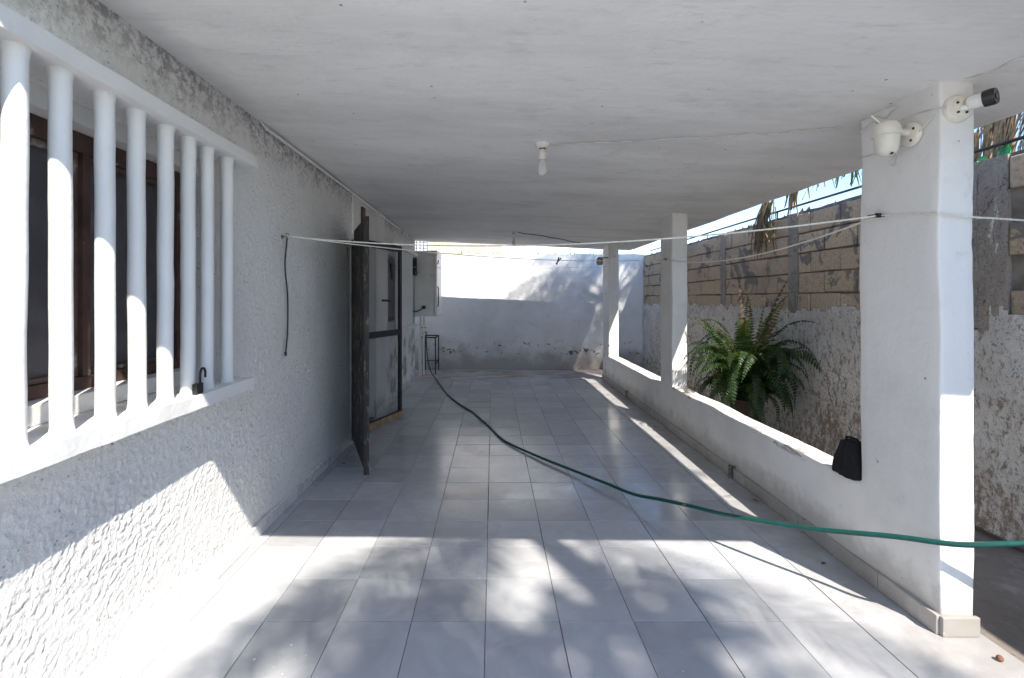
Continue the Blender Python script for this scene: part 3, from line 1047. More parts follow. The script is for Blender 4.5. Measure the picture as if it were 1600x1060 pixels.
# broken bottles set in the top
for (y, h, m, tl) in ((2.99, 0.085, 'green_glass', .12), (2.87, 0.075, 'clear_glass', -.1), (3.13, 0.05, 'green_glass', .3)):
    mb = MB()
    n = 12; prof = [(0.030, 0), (0.031, h * .55), (0.016, h * .85), (0.014, h * 1.05)]
    mb.lathe(prof, (0, 0, 0), (0, 0, 1), n)
    for j in range(n):
        mb.v[len(prof) * n - n + j] = tuple(Vector(mb.v[len(prof) * n - n + j]) + Vector((0, 0, random.uniform(-.02, .02))))
    o = link('broken_bottle', mb.mesh('broken_bottle', M[m]), None, (BX + 0.07, y, BWT + 0.01), (tl, .1, 0))
    keep(o, bw)
mb = MB(); rr = random.Random(5)
for i in range(120):
    y = rr.uniform(3.5, 9.8); x = BX + rr.uniform(0.03, 0.14); s = rr.uniform(0.012, 0.035)
    a = rr.uniform(0, 3)
    mb.add([(x - s * math.cos(a), y - s * math.sin(a), BWT), (x + s * math.cos(a), y + s * math.sin(a), BWT), (x + s * .3, y, BWT + s * 2.0), (x + .006, y + .012, BWT)], [(0, 1, 2), (1, 3, 2), (3, 0, 2)])
stuff(keep(mb.build('mortar_crumbs', M['mortar']), bw))
# dark pipe carried above the wall on short pegs
pipe = MB().tube([(BX + 0.06, 2.0, 2.40), (BX + 0.06, 6, 2.405), (BX + 0.06, 9.7, 2.40)], 0.011, 8)
for y in (3.6, 5.35, 7.1, 8.9):
    pipe.tube([(BX + .06, y, BWT - .02), (BX + .06, y, 2.41)], 0.007, 6)
tag(pipe.build('pipe', M['black_metal']), 'thin dark pipe running along the top of the block wall', 'pipe')

# ------------------------------------------------------------------ things on and near the house wall
tag(MB().tube([(WX + 0.02, 3.0, 2.500), (WX + 0.02, 4.4, 2.503), (WX + 0.022, 5.80, 2.500)], 0.012, 8)
    .tube([(WX + 0.02, 5.95, 2.490), (WX + 0.02, 7.3, 2.488)], 0.011, 8)
    .tube(spline([(WX + 0.02, 3.02, 2.50), (WX + .015, 2.96, 2.515), (WX + .03, 2.9, 2.525)]), 0.006, 6)
    .box(WX + 0.004, WX + 0.045, 5.80, 5.94, 2.455, 2.515, .004)
    .build('conduit', M['white_plastic']), 'thin white conduit along the top of the stucco wall under the roof', 'conduit')

# padlock hanging open on the window sill
pl = thing('padlock', 'open black padlock on the white window sill', 'padlock', (-1.322, 2.16, 1.013))
MB().box(-0.011, 0.011, -0.026, 0.026, 0, 0.048, 0.003).build('body', M['black_plastic'], pl)
MB().tube(spline([(0, 0.017, 0.045), (0, 0.017, 0.085), (0, 0.028, 0.108), (0, 0.046, 0.108), (0, 0.056, 0.09), (0, 0.055, 0.066)], 6), 0.0052, 8).build('shackle', M['black_metal'], pl)

# anchor with ropes, hanging cable
an = thing('rope_hook', 'small metal hook in the stucco wall holding the cords', 'hook', (WX, 3.27, 1.86))
MB().lathe([(0, -.005), (0.014, -.005), (0.014, 0.006), (0, 0.006)], axis=(1, 0, 0), n=12).build('plate', M['galv'], an)
MB().tube(spline([(0, 0, 0), (0.035, 0, 0), (0.045, 0, .012), (0.035, 0, .022), (.022, 0, .018)], 5), 0.004, 6).build('hook', M['galv'], an)
tag(MB().tube(spline([(WX + .028, 3.285, 1.855), (WX + .02, 3.27, 1.66), (WX + .014, 3.325, 1.46), (WX + .016, 3.32, 1.22), (WX + .02, 3.28, 1.07)]), 0.0052, 6)
    .lathe([(0, -.016), (.009, -.012), (.009, .012), (0, .016)], (WX + .02, 3.28, 1.065), n=8)
    .build('hanging_cable', M['black_cable']), 'black cable hanging down the stucco wall from the rope hook', 'cable')

def rope(a, b, sag, label, r=0.0045, n=26, m='rope', name='clothesline', extra=None):
    a, b = Vector(a), Vector(b)
    pts = []
    for i in range(n + 1):
        t = i / n
        p = a.lerp(b, t); p.z -= sag * 4 * t * (1 - t)
        pts.append(p)
    if extra:
        pts += [Vector(e) for e in extra]
    return tag(MB().tube(pts, r, 6).build(name, M[m]), label, 'rope')
H0 = (WX + 0.035, 3.27, 1.865); H1 = (1.905, 2.37, 1.850); H2 = (xr(5.4) - 0.02, 5.38, 1.88); H3 = (xr(8.4) - .02, 8.4, 1.93)
rope(H0, H1, 0.105, 'white cord from the stucco wall straight to the nearest column')
rope(H0, H2, 0.075, 'white cord from the stucco wall to the middle column', 0.004)
rope(H2, H1, 0.11, 'sagging white cord strung between the nearest and the middle column', 0.0048)
rope(H1, (1.905, 2.062, 1.808), 0.0, 'white cord leading from the nearest column out to the block wall', 0.0045, 4, extra=[(1.935, 2.052, 1.800), (2.07, 2.052, 1.785), (2.12, 2.055, 1.784), (2.6, 2.2, 1.785), (BX - 0.01, 2.36, 1.80)])
rope((WX + 0.03, 8.3, 1.985), (xr(8.4) - .02, 8.4, 2.0), 0.03, 'thin wire stretched across the far end of the patio', 0.003, m='grey_wire', name='wire')
for nm, p, lab in (('rope_hook', H1, 'small dark hook on the nearest column holding the cords'), ('rope_hook', H2, 'small dark hook on the middle column holding the cords')):
    o = MB().tube([(p[0] + 0.03, p[1], p[2]), (p[0] - .012, p[1], p[2]), (p[0] - .02, p[1] + .05, p[2] + .003)], 0.007, 8).lathe([(0, 0), (.012, 0), (.012, .02), (0, .02)], (p[0] + .0, p[1], p[2]), (-1, 0, 0), 10).build(nm, M['black_metal'])
    tag(o, lab, 'hook')
# clothes peg on the second cord
t = 0.53
pp = Vector(H0).lerp(Vector(H2), t); pp.z -= 0.075 * 4 * t * (1 - t)
pg = thing('clothes_peg', 'dark clothes peg clipped on the cord in front of the far wall', 'clothes peg', (0.62, 4.45, pp.z))
t = (0.62 - H0[0]) / (H2[0] - H0[0]); pq = Vector(H0).lerp(Vector(H2), t); pq.z -= 0.075 * 4 * t * (1 - t); pg.location = pq
for s in (-1, 1):
    o = MB().box(-0.006, 0.006, -0.004, 0.004, -0.045, 0.03, .002).build('jaw', M['black_plastic'], pg); o.rotation_euler = (s * 0.14, 0.5 + s * .2, 0); o.location = (s * .006, s * 0.006, 0)

# ceiling lamps
def lamp(x, y, label, s=1.0):
    z = zc(x) + 0.004
    t = thing('ceiling_lamp', label, 'lamp', (x, y, z), 'bare bulbs on the ceiling')
    MB().lathe([(0, 0), (0.050, 0), (0.050, -.010), (0.040, -.022), (0.024, -.032), (0, -.032)], n=22).build('ceiling_rose', M['porcelain'], t)
    MB().lathe([(0.0, -.03), (0.021, -.032), (0.021, -.05), (0.026, -.055), (0.026, -.10), (0.022, -.106), (0, -.106)], n=18).tube([(.02, 0, -.07), (.034, 0, -.07)], .007, 8).build('lamp_socket', M['porcelain'], t)
    MB().lathe([(0.0205, -.0332), (.0222, -.036), (.0222, -.040), (.0205, -.043)], n=18).build('socket_ring', M['black_plastic'], t)
    MB().lathe([(0.012, -.104), (0.014, -.115), (0.020, -.135), (0.0285, -.165), (0.0300, -.180), (0.027, -.195), (0.018, -.207), (0, -.211)], n=20).build('bulb', M['bulb'], t)
    return t
lamp(0.323, 3.13, 'porcelain lamp socket with bare bulb, the nearer one on the ceiling')
lamp(0.315, 7.2, 'small dark bare bulb on the ceiling near the far wall')
def ceil_wire(pts, label, r=0.0035, m='grey_wire', wig=0.02, seed=0):
    rr = random.Random(seed)
    q = []
    P = [Vector((x, y, 0)) for x, y in pts]
    for i in range(len(P) - 1):
        n = max(2, int((P[i + 1] - P[i]).length / 0.16))
        for k in range(n):
            p = P[i].lerp(P[i + 1], k / n)
            p.x += rr.uniform(-wig, wig); p.y += rr.uniform(-wig, wig)
            q.append((p.x, p.y, zc(p.x) - 0.006 - rr.uniform(0, .010)))
    q.append((P[-1].x, P[-1].y, zc(P[-1].x) - 0.006))
    return tag(MB().tube(spline(q, 4), r, 6).build('electric_wire', M[m]), label, 'wire')
ceil_wire([(0.36, 3.12), (0.75, 3.0), (1.3, 2.85), (1.9, 2.62)], 'wavy wire across the ceiling from the nearer lamp to the nearest column', seed=1)
ceil_wire([(0.36, 7.2), (0.9, 7.6), (1.5, 8.2)], 'dark wire across the ceiling from the far bulb', 0.006, 'black_cable', seed=2)
ceil_wire([(2.0, 2.03), (2.04, 1.85), (2.12, 1.6), (2.14, 1.45), (2.3, 1.25)], 'slack wire along the ceiling leading to the camera on the nearest column', 0.0042, seed=3)
# cracks of plaster on the ceiling are in the material; loose wires on the column head
rr = random.Random(8)
wires = MB()
wires.tube(spline([(1.905, 2.50, 2.30), (1.905, 2.42, 2.325), (1.902, 2.36, 2.29), (1.905, 2.30, 2.27), (1.905, 2.2, 2.275), (1.905, 2.10, 2.262), (1.92, 2.055, 2.255), (1.96, 2.055, 2.262)]), 0.0032, 6)
wires.tube(spline([(1.905, 2.50, 2.36), (1.90, 2.40, 2.35), (1.905, 2.34, 2.315), (1.90, 2.30, 2.33), (1.905, 2.27, 2.35), (1.90, 2.33, 2.36)]), 0.0032, 6)
wires.tube(spline([(1.905, 2.29, 2.135), (1.90, 2.26, 2.10), (1.903, 2.28, 2.07), (1.903, 2.305, 2.085), (1.903, 2.27, 2.13)]), 0.0028, 6)
wires.tube(spline([(1.905, 2.52, 2.17), (1.90, 2.40, 2.16), (1.905, 2.30, 2.15), (1.905, 2.2, 2.16), (1.905, 2.12, 2.21), (1.905, 2.08, 2.235)]), 0.003, 6)
tag(wires.build('loose_wires', M['grey_wire']), 'tangle of painted wires around the head of the nearest column', 'wires')

# dome camera on the inner face of the nearest column
dc = thing('dome_camera', 'ivory dome security camera on the inner side of the nearest column', 'camera', (1.918, 2.205, 2.19))
MB().lathe([(0, 0), (0.055, 0), (0.055, .012), (0.048, .02), (0, .02)], axis=(-1, 0, 0), n=24).build('wall_plate', M['plastic'], dc)
for a in (0.7, 2.6, 4.2):
    MB().lathe([(0, .0195), (.006, .0195), (.006, .0225), (0, .0225)], (0, .036 * math.cos(a), .036 * math.sin(a)), (-1, 0, 0), 8).build('screw', M['black_plastic'], dc)
MB().tube([(-.015, 0, .01), (-.075, -0.002, .012), (-.115, -.005, .022)], [.016, .014, .016], 10).build('arm', M['plastic'], dc)
MB().lathe([(0, .060), (.022, .058), (.040, .050), (.051, .032), (.055, .006), (.053, -.004)], (-.12, -.005, 0), n=28).build('hood', M['plastic'], dc)
MB().lathe([(.050, -.002), (.048, -.03), (.046, -.055), (.040, -.080), (0.024, -.096), (0, -.100)], (-.12, -.005, 0), n=28).lathe([(.0545, .0), (.058, -.002), (.058, -.009), (.050, -.011)], (-.12, -.005, 0), n=28).build('dome', M['plastic'], dc)
MB().lathe([(0, 0), (.007, 0), (.007, .003), (0, .003)], (-.12, -.033, -.093), (0, -.5, -1), 10).build('lens', M['lens'], dc)
MB().tube([(-.145, 0.0, .052), (-.19, -.005, .085)], 0.004, 8).build('antenna', M['plastic'], dc)

# bullet camera on the front of the nearest column
bc = thing('bullet_camera', 'white bullet security camera with black face on the front of the nearest column', 'camera', (1.985, 2.066, 2.25))
MB().lathe([(0, 0), (0.058, 0), (0.058, .014), (0.05, .022), (0.04, .022), (0.038, .028), (0, .03)], axis=(0, -1, 0), n=26).build('wall_plate', M['plastic'], bc)
for a in (0.9, 2.4, 4.0, 5.4):
    MB().lathe([(0, .027), (.005, .027), (.005, .033), (0, .033)], (.028 * math.cos(a), 0, .028 * math.sin(a)), (0, -1, 0), 8).build('screw', M['black_plastic'], bc)
MB().tube([(0.0, -.025, -.005), (.012, -.045, -.004), (.026, -.052, .004)], [.013, .012, .014], 10).build('arm', M['white_plastic'], bc)
axd = Vector((0.042, -0.075, 0.004)).normalized()
MB().lathe([(0, 0), (.020, 0), (.026, .006), (.029, .014), (.030, .058), (0, .058)], (.014, -.035, .010), axd, 24).build('housing', M['white_plastic'], bc)
MB().lathe([(.030, .052), (.0335, .052), (.0345, .082), (.0315, .090), (.0, .086)], (.014, -.035, .010), axd, 24).build('face', M['black_plastic'], bc)
MB().lathe([(.011, .086), (.012, .090), (0, .0905)], (.014, -.035, .010), axd, 16).build('lens', M['lens'], bc)

# black bag on the low wall
bag = thing('bag', 'black fabric bag slumped on the low wall against the nearest column', 'bag', (1.972, 2.625, 0.478))
bag.scale = (0.98, 0.92, 0.95)
def bagf(p):
    t = (p.z + 0.03) / 0.22
    w = 1.0 - 0.30 * t ** 2 + 0.05 * math.sin(t * 5)
    q = Vector((p.x * w, p.y * w, p.z))
    r = max(abs(p.x) / 0.075, abs(p.y) / 0.095)
    k = math.hypot(p.x / 0.075, p.y / 0.095)
    if k > 1e-6 and r > 0.5:
        q.x *= 1 - 0.22 * (k / r - 1) * 1.3; q.y *= 1 - 0.22 * (k / r - 1) * 1.3
    fold = 0.003 * math.sin(math.atan2(p.y, p.x) * 9 + p.z * 8)
    q += Vector((p.x, p.y, 0)).normalized() * fold if k > 0.2 else Vector((0, 0, 0))
    return q + wob(p, 12, 0.006)
V, Fc = gridbox(frange(-.075, .075, .0125), frange(-.095, .095, .0125), frange(-.0, .19, .0125), bagf)
MB().add(V, Fc, True).build('bag_body', M['bag'], bag)
MB().tube(spline([(-.01, -.06, .185), (-.02, -.045, .215), (-.02, .03, .212), (-.01, .055, .185)]), .007, 8).build('strap', M['bag'], bag)

# stubs of drain pipe at the foot of the low wall
for y, lab in ((3.86, 'short rusty pipe stub at the foot of the low wall, the nearer one'), (7.0, 'short rusty pipe stub at the foot of the low wall near the far column')):
    x = xr(y) - 0.035
    tag(MB().lathe([(0, 0), (.017, 0), (.017, .085), (.020, .088), (.020, .105), (.013, .105), (.013, .09), (0, .09)], (x, y, 0), n=12).tube([(x, y, .09), (x + .05, y, .095)], .009, 8).build('pipe_stub', M['galv']), lab, 'pipe')

# rusty floodlight stub on the far column
t = thing('wall_lamp', 'rusty round lamp bracket on the far column below the roof', 'lamp', (xr(8.3) - .0, 8.32, 2.10))
MB().tube([(0.0, 0, .05), (-.05, 0, .05), (-.10, -.01, .04)], .012, 8).build('arm', M['galv'], t)
MB().lathe([(0, .06), (.03, .055), (.06, .02), (.062, -.04), (.045, -.075), (0, -.085)], (-.14, -.01, 0), n=16).build('shade', M['galv'], t)

# ------------------------------------------------------------------ far left corner: wall cabinet, pipes, stand, hose
cab = thing('wall_cabinet', 'white metal box hung on the wall above the iron stand', 'cabinet', (WX, 8.7, 1.12))
MB().box(0.015, 0.365, 0, 0.80, 0, 1.175, .008).build('cabinet_body', M['old_white'], cab)
MB().box(0.367, 0.42, -0.008, 0.79, 0.0, 1.16, .012).build('cabinet_door', M['old_white'], cab)
MB().box(0.30, 0.43, -0.016, 0.80, 1.10, 1.19, .01).build('top_trim', M['old_white'], cab)
MB().tube([(0.425, 0.02, 0.18), (0.445, 0.02, 0.2), (0.445, 0.02, 0.52), (0.425, 0.02, .54)], .012, 8).build('handle', M['galv'], cab)
MB().tube([(0.425, 0.05, 0.95), (0.44, 0.05, 0.97), (0.44, 0.05, 1.02)], .010, 8).build('hinge', M['galv'], cab)
MB().tube(spline([(-.005, -.01, .10), (.05, -.03, .09), (.12, -.03, .115), (.165, -.02, .15)]), .010, 8).box(.15, .215, -.03, -.002, .135, .195, .006).build('plug_and_cord', M['black_plastic'], cab)
MB().tube(spline([(.01, -.01, .78), (.05, -.03, .81), (.09, -.02, .78)]), .007, 6).build('cord', M['galv'], cab)
o = MB().box(.06, .33, .25, .55, 1.178, 1.215, .01).build('tray', M['black_plastic']); o.location = cab.location
tag(o, 'dark tray lying on top of the white wall box', 'tray')
fb = thing('fuse_box', 'small rusty open meter box on the wall beside the white box', 'meter box', (WX + .012, 8.52, 1.86))
MB().box(-.005, .06, 0, .012, 0, .30).box(-.005, .06, .108, .12, 0, .30).box(-.005, .06, .0125, .1075, .288, .30).box(-.005, .06, .0125, .1075, 0, .012).build('case', M['rust'], fb)
MB().box(-.004, .006, .013, .107, .013, .287).build('back_plate', M['galv'], fb)
pp = MB().tube([(WX + .06, 9.05, 1.10), (WX + .06, 9.05, 0.85), (WX + .07, 9.05, .0)], .03, 10).tube([(WX + .12, 9.15, 1.12), (WX + .12, 9.15, 0.0)], .018, 8)
tag(pp.build('drain_pipe', M['old_white']), 'white drain pipes running down below the white wall box', 'pipe')
tp = thing('standpipe_tap', 'rusty standpipe with a tap beside the iron stand', 'tap', (-1.33, 9.28, -0.02))
MB().tube([(0, 0, 0), (0, 0, .78)], .021, 10).tube([(-.09, .04, 0), (-.09, .04, .70)], .017, 10).build('pipe', M['galv'], tp)
MB().lathe([(0, .77), (.028, .77), (.03, .82), (.018, .84), (.018, .90), (0, .9)], n=12).tube([(0, 0, .82), (.05, -.03, .82), (.06, -.035, .78)], .014, 8).build('tap_body', M['brass'], tp)
MB().tube([(-.045, 0, .905), (.045, 0, .905)], .010, 8).build('tap_handle', M['black_metal'], tp)

st = thing('iron_stand', 'tall black square iron stand frame in the far corner', 'stand', (-1.24, 9.55, -0.015))
a, b, h = 0.135, 0.27, 0.715
for sx in (-1, 1):
    for sy in (-1, 1):
        MB().box(sx * a - .010, sx * a + .010, sy * b - .010, sy * b + .010, 0, h).build('leg', M['iron'], st)
for sx in (-1, 1):
    MB().box(sx * a - .012, sx * a + .012, -b + .0105, b - .0105, h - .022, h + .002).build('top_rail', M['iron'], st)
    MB().box(sx * a - .007, sx * a + .007, -b + .0105, b - .0105, .19, .205).build('stretcher', M['iron'], st)
for sy in (-1, 1):
    MB().box(-a - .0121, a + .0121, sy * b - .0115, sy * b + .0115, h - .021, h + .003).build('top_rail', M['iron'], st)
MB().box(-a + .0105, a - .0105, b - .007, b + .007, .19, .205).build('stretcher', M['iron'], st)

hr = 0.0115
hp_ = [(-1.275, 9.245, .76), (-1.27, 9.22, .60), (-1.24, 9.15, .32), (-1.17, 9.02, .10), (-1.07, 8.82, hr), (-0.86, 8.0, hr), (-0.67, 7.2, hr), (-0.44, 6.55, hr), (-0.29, 6.12, hr), (-0.21, 5.92, hr), (-0.04, 5.4, hr), (0.13, 4.86, hr), (0.42, 4.32, hr + .01), (0.64, 3.96, .03), (0.84, 3.66, .045), (1.00, 3.40, .06), (1.10, 3.17, .115), (1.21, 3.0, .155), (1.35, 2.76, .20), (1.58, 2.45, .275), (1.80, 2.17, .37), (1.93, 2.00, .42), (2.08, 1.90, .475), (2.30, 1.80, .53), (2.62, 1.72, .60)]
hose = thing('garden_hose', 'green garden hose winding over the tiles from the tap and out past the column', 'hose', (-1.07, 8.82, 0))
rh = random.Random(4)
hp_ = [p if i < 5 or i > 17 else (p[0] + rh.uniform(-.018, .018), p[1] + rh.uniform(-.015, .015), p[2]) for i, p in enumerate(hp_)]
HP = spline(hp_, 10)
keep(MB().tube(HP, hr, 10).build('hose_tube', M['hose']), hose)
for k in (int(len(HP) * .395), int(len(HP) * .565), int(len(HP) * .70)):
    keep(MB().tube([HP[k], HP[k + 1]], hr * 1.12, 10).build('tie_wire', M['galv']), hose)
# the tap on a post at the hose's other end, outside the picture
t = thing('tap_post', 'galvanised standpipe holding the end of the green hose', 'tap', (2.64, 1.715, -0.04))
MB().tube([(0, 0, 0), (0, 0, .78)], .016, 10).tube([(0, 0, .66), (-.05, .01, .645)], .012, 8).build('pipe', M['galv'], t)
MB().tube([(-.04, 0, .79), (.04, 0, .79)], .009, 8).build('tap_handle', M['brass'], t)

# fallen nut on the paving edge
o = MB().lathe([(0, -.026), (.012, -.024), (.021, -.012), (.023, .0), (.020, .012), (.011, .022), (0, .026)], (0, 0, 0), (1, .5, .2), 14).build('fallen_nut', M['terracotta'])
o.location = (2.02, 1.90, .022)
o.location = (2.015, 1.915, .011); o.scale = (.52, .52, .52)
tag(o, 'small reddish brown nut lying on the floor by the nearest column', 'nut')

# fallen leaves swept against the low wall and on the tiles
lm = MB().add([(0, -.030, .002), (.011, -.008, .006), (.010, .014, .009), (0, .032, .004), (-.010, .014, .008), (-.011, -.008, .005), (0, -.006, .001), (0, .014, .003)],
              [(0, 1, 6), (1, 2, 7, 6), (2, 3, 7), (3, 4, 7), (4, 5, 6, 7), (5, 0, 6)]).mesh('dry_leaf', M['leaf_litter'])
for (x, y, rz, sc, lab) in ((1.87, 3.43, .5, 1.0, 'reddish dry leaf by the skirting under the middle of the hose'), (1.80, 2.62, 2.1, .7, 'small dry leaf on the tiles beside the nearest column'),
                            (1.83, 5.4, 1.2, 1.0, 'dry leaf on the floor at the foot of the middle column'), (1.72, 7.2, 2.6, 1.1, 'dry leaf on the floor near the far pipe stub'), (-1.30, 4.2, .9, .9, 'dry leaf on the floor by the stucco wall beside the gate')):
    o = link('dry_leaf', lm, None, (x, y, .0005), (.05, .1, rz), (sc, sc, sc))
    tag(o, lab, 'leaf', 'dry leaves on the floor')

# ------------------------------------------------------------------ fern
def fern_mesh(L_, e0, droop, wid, m, seed, n=30):
    rr = random.Random(seed)
    mb = MB()
    p = Vector((0, 0, 0)); e = e0; pts = []
    steps = 24
    for i in range(steps + 1):
        pts.append(p.copy())
        p = p + Vector((math.cos(e), 0, math.sin(e))) * (L_ / steps)
        e -= droop / steps * (0.5 + 1.0 * i / steps)
    mb.tube(pts, [0.0035 * (1 - .8 * i / steps) for i in range(steps + 1)], 4, False)
    for i in range(n):
        t = 0.10 + 0.90 * i / (n - 1)
        f = t * steps; k = min(int(f), steps - 1)
        c = pts[k].lerp(pts[k + 1], f - k); tan = (pts[k + 1] - pts[k]).normalized()
        up = Vector((0, 1, 0)).cross(tan) * -1
        w = wid * min(1, (t * 5) ** 0.6) * max(0.0, 1 - t ** 2.6) ** 0.9 + 0.006
        lw = L_ / n * 0.60
        for s in (-1, 1):
            dirv = (Vector((0, s, 0)) + tan * 0.28 + up * rr.uniform(-.35, .05)).normalized()
            ll = w * rr.uniform(.85, 1.08)
            tip = c + dirv * ll + tan * ll * 0.10 - up * ll * .12
            m1 = c + dirv * ll * .45
            nrm = tan * lw
            cup = up * rr.uniform(.0, .006)
            mb.add([c - nrm * .5, m1 - nrm * .62 + cup, tip, m1 + nrm * .62 + cup, c + nrm * .5, m1], [(0, 5, 1), (1, 5, 2), (2, 5, 3), (3, 5, 4), (0, 4, 5)])
    return mb.mesh('frond', m)
fern = thing('fern_plant', 'large potted sword fern standing behind the low wall', 'fern', (2.62, 4.98, -0.04))
fern.scale = (.86, .84, 1.10)
MB().lathe([(0, 0), (.12, 0), (.15, .15), (.18, .36), (.19, .37), (.19, .41), (.165, .41), (.16, .38), (0, .375)], n=24).build('pot', M['dark_pot'], fern)
MB().lathe([(0, .396), (.08, .394), (.159, .386)], n=20).build('soil', M['soil'], fern)
fa_ = [fern_mesh(1.15, 1.45, 1.2, .10, M['fern'], 1, 32), fern_mesh(1.10, 1.35, 1.5, .105, M['fern'], 2, 30), fern_mesh(1.20, 1.40, 1.9, .10, M['fern'], 3, 34)]
fb_ = [fern_mesh(1.15, 1.30, 2.4, .11, M['fern'], 4, 32), fern_mesh(1.05, 1.15, 2.1, .115, M['fern'], 5, 30), fern_mesh(1.2, 1.35, 2.9, .105, M['fern'], 8, 34)]
fc_ = [fern_mesh(.95, 1.15, 3.0, .115, M['fern'], 9, 28), fern_mesh(.80, .85, 2.5, .12, M['fern'], 10, 25), fern_mesh(.72, .60, 2.3, .115, M['fern'], 11, 24)]
fd_ = [fern_mesh(1.1, 1.40, 1.3, .06, M['fern_dry'], 6, 24), fern_mesh(1.2, 1.48, .8, .04, M['fern_dry'], 7, 20), fern_mesh(.85, .8, 2.6, .06, M['fern_dry'], 12, 20)]
rr = random.Random(21)
kinds = [fa_] * 24 + [fb_] * 46 + [fc_] * 60 + [fd_] * 13
for i, ks in enumerate(kinds):
    a = i * 2.399 + rr.uniform(-.3, .3)
    sc = rr.uniform(.78, 1.06)
    link('frond', ks[i % 3], fern, (math.cos(a) * .08, math.sin(a) * .10, .40 + rr.uniform(0, .05)), (rr.uniform(-.4, .4), rr.uniform(-.12, .14), a), (sc * .82, sc, sc * rr.uniform(.92, 1.1)))

# ------------------------------------------------------------------ palms
def palm_frond(L_, e0, droop, m, seed, n=46, lf=0.42, hang=0.35):
    rr = random.Random(seed)
    mb = MB(); p = Vector((0, 0, 0)); e = e0; pts = []; steps = 18
    for i in range(steps + 1):
        pts.append(p.copy()); p = p + Vector((math.cos(e), 0, math.sin(e))) * (L_ / steps); e -= droop / steps
    mb.tube(pts, [0.022 * (1 - .85 * i / steps) for i in range(steps + 1)], 6, False)
    for i in range(n):
        t = 0.18 + 0.82 * i / (n - 1); f = t * steps; k = min(int(f), steps - 1)
        c = pts[k].lerp(pts[k + 1], f - k); tan = (pts[k + 1] - pts[k]).normalized()
        w = lf * (0.45 + 0.55 * math.sin(math.pi * min(1, t * 1.05)))
        for s in (-1, 1):
            dv = (Vector((0, s * 1.0, 0)) + tan * rr.uniform(.4, .75) + Vector((0, 0, -rr.uniform(.05, hang)))).normalized()
            l = w * rr.uniform(.8, 1.1); wd = 0.014
            m1 = c + dv * l * .5; tip = c + dv * l + Vector((0, 0, -hang * l * .5))
            mb.add([c - tan * wd * .6, m1 - tan * wd, tip, m1 + tan * wd, c + tan * wd * .6], [(0, 1, 3, 4), (1, 2, 3)])
    return mb.mesh('frond', m)
pf = [palm_frond(2.3, .75, 1.6, M['palm'], 1), palm_frond(2.1, .35, 1.4, M['palm'], 2), palm_frond(2.2, 1.05, 1.5, M['palm'], 3)]
def palm(base, crown, label, n, seed, dead=3, scale=1.0, azs=None, r=.14):
    t = thing('palm_tree', label, 'palm tree', base)
    b = Vector(base); c = Vector(crown) - b
    pts = spline([(0, 0, 0), (c.x * .25, c.y * .2, c.z * .35), (c.x * .7, c.y * .65, c.z * .72), tuple(c)], 8)
    MB().tube(pts, [r * (1 - .45 * i / (len(pts) - 1)) * (1 + .05 * (i % 2)) for i in range(len(pts))], 12).build('trunk', M['trunk'], t)
    rr = random.Random(seed)
    for i in range(n):
        a = azs[i] if azs else i * 2.399 + rr.uniform(-.2, .2)
        link('frond', pf[rr.randrange(3)], t, tuple(c + Vector((math.cos(a), math.sin(a), 0)) * .07), (rr.uniform(-.3, .3), rr.uniform(-.15, .25), a), (scale * rr.uniform(.85, 1.05),) * 3)
    return t
palm((5.6, 4.7, -.04), (5.2, 4.45, 8.6), 'palm tree with fronds behind the block wall', 44, 4)

# tall palm in the yard behind the viewer, its shade falls on the near tiles
pf_save = pf
pf = [palm_frond(2.5, .70, 1.5, M['palm'], 11, 46, .36, .5), palm_frond(2.4, .35, 1.3, M['palm'], 12, 46, .40, .6), palm_frond(2.3, 1.0, 1.7, M['palm'], 13, 46, .36, .5)]
azs = [R(a) for a in (-143, -131, -119, -108, -96, -40, 25, 60, 95, 130, 165)]
palm((4.4, -5.6, -.04), (3.48, -3.35, 8.4), 'tall palm tree in the open yard behind the viewer', len(azs), 9, azs=azs, r=.16)

# broad-leaved tree next to it
tr = thing('shade_tree', 'broad leaved tree in the open yard behind the viewer', 'tree', (5.6, -8.6, -.04))
tc = Vector((4.58, -7.0, 10.6)) - Vector(tr.location)
MB().tube(spline([(0, 0, 0), (-.1, .05, 3), (-.15, .2, 6.5), tuple(tc + Vector((.2, -.2, -1.2)))], 8), [.20 - .13 * i / 24 for i in range(25)], 12).build('trunk', M['trunk'], tr)
rr = random.Random(15)
limbs = MB(); leaves = MB()
for c in range(42):
    while True:
        q = Vector((rr.uniform(-1, 1), rr.uniform(-1, 1), rr.uniform(-1, 1)))
        if q.length < 1: break
    cc = tc + Vector((q.x * 1.35, q.y * 1.4, q.z * 0.8))
    limbs.tube(spline([tuple(tc + Vector((.2, -.2, -1.2))), tuple(tc.lerp(cc, .5) + Vector((0, 0, -.35))), tuple(cc)], 4), [.035 - .03 * k / 8 for k in range(9)], 5)
    dr = Vector((rr.gauss(0, 1), rr.gauss(0, 1), rr.gauss(0, .3))).normalized()
    for l in range(46):
        p = cc + dr * rr.gauss(0, .24) + Vector((rr.gauss(0, .09), rr.gauss(0, .09), rr.gauss(0, .08)))
        a = Euler((rr.uniform(-.7, .7), rr.uniform(-.7, .7), rr.uniform(0, 6.28))).to_matrix()
        L2, W2 = rr.uniform(.12, .20), rr.uniform(.045, .075)
        leaves.add([p + a @ Vector(v) for v in ((0, 0, 0), (L2 * .5, -W2, .01), (L2, 0, -.01), (L2 * .5, W2, .01))], [(0, 1, 2, 3)])
limbs.build('limbs', M['trunk'], tr)
stuff(leaves.build('crown', M['palm'], tr))

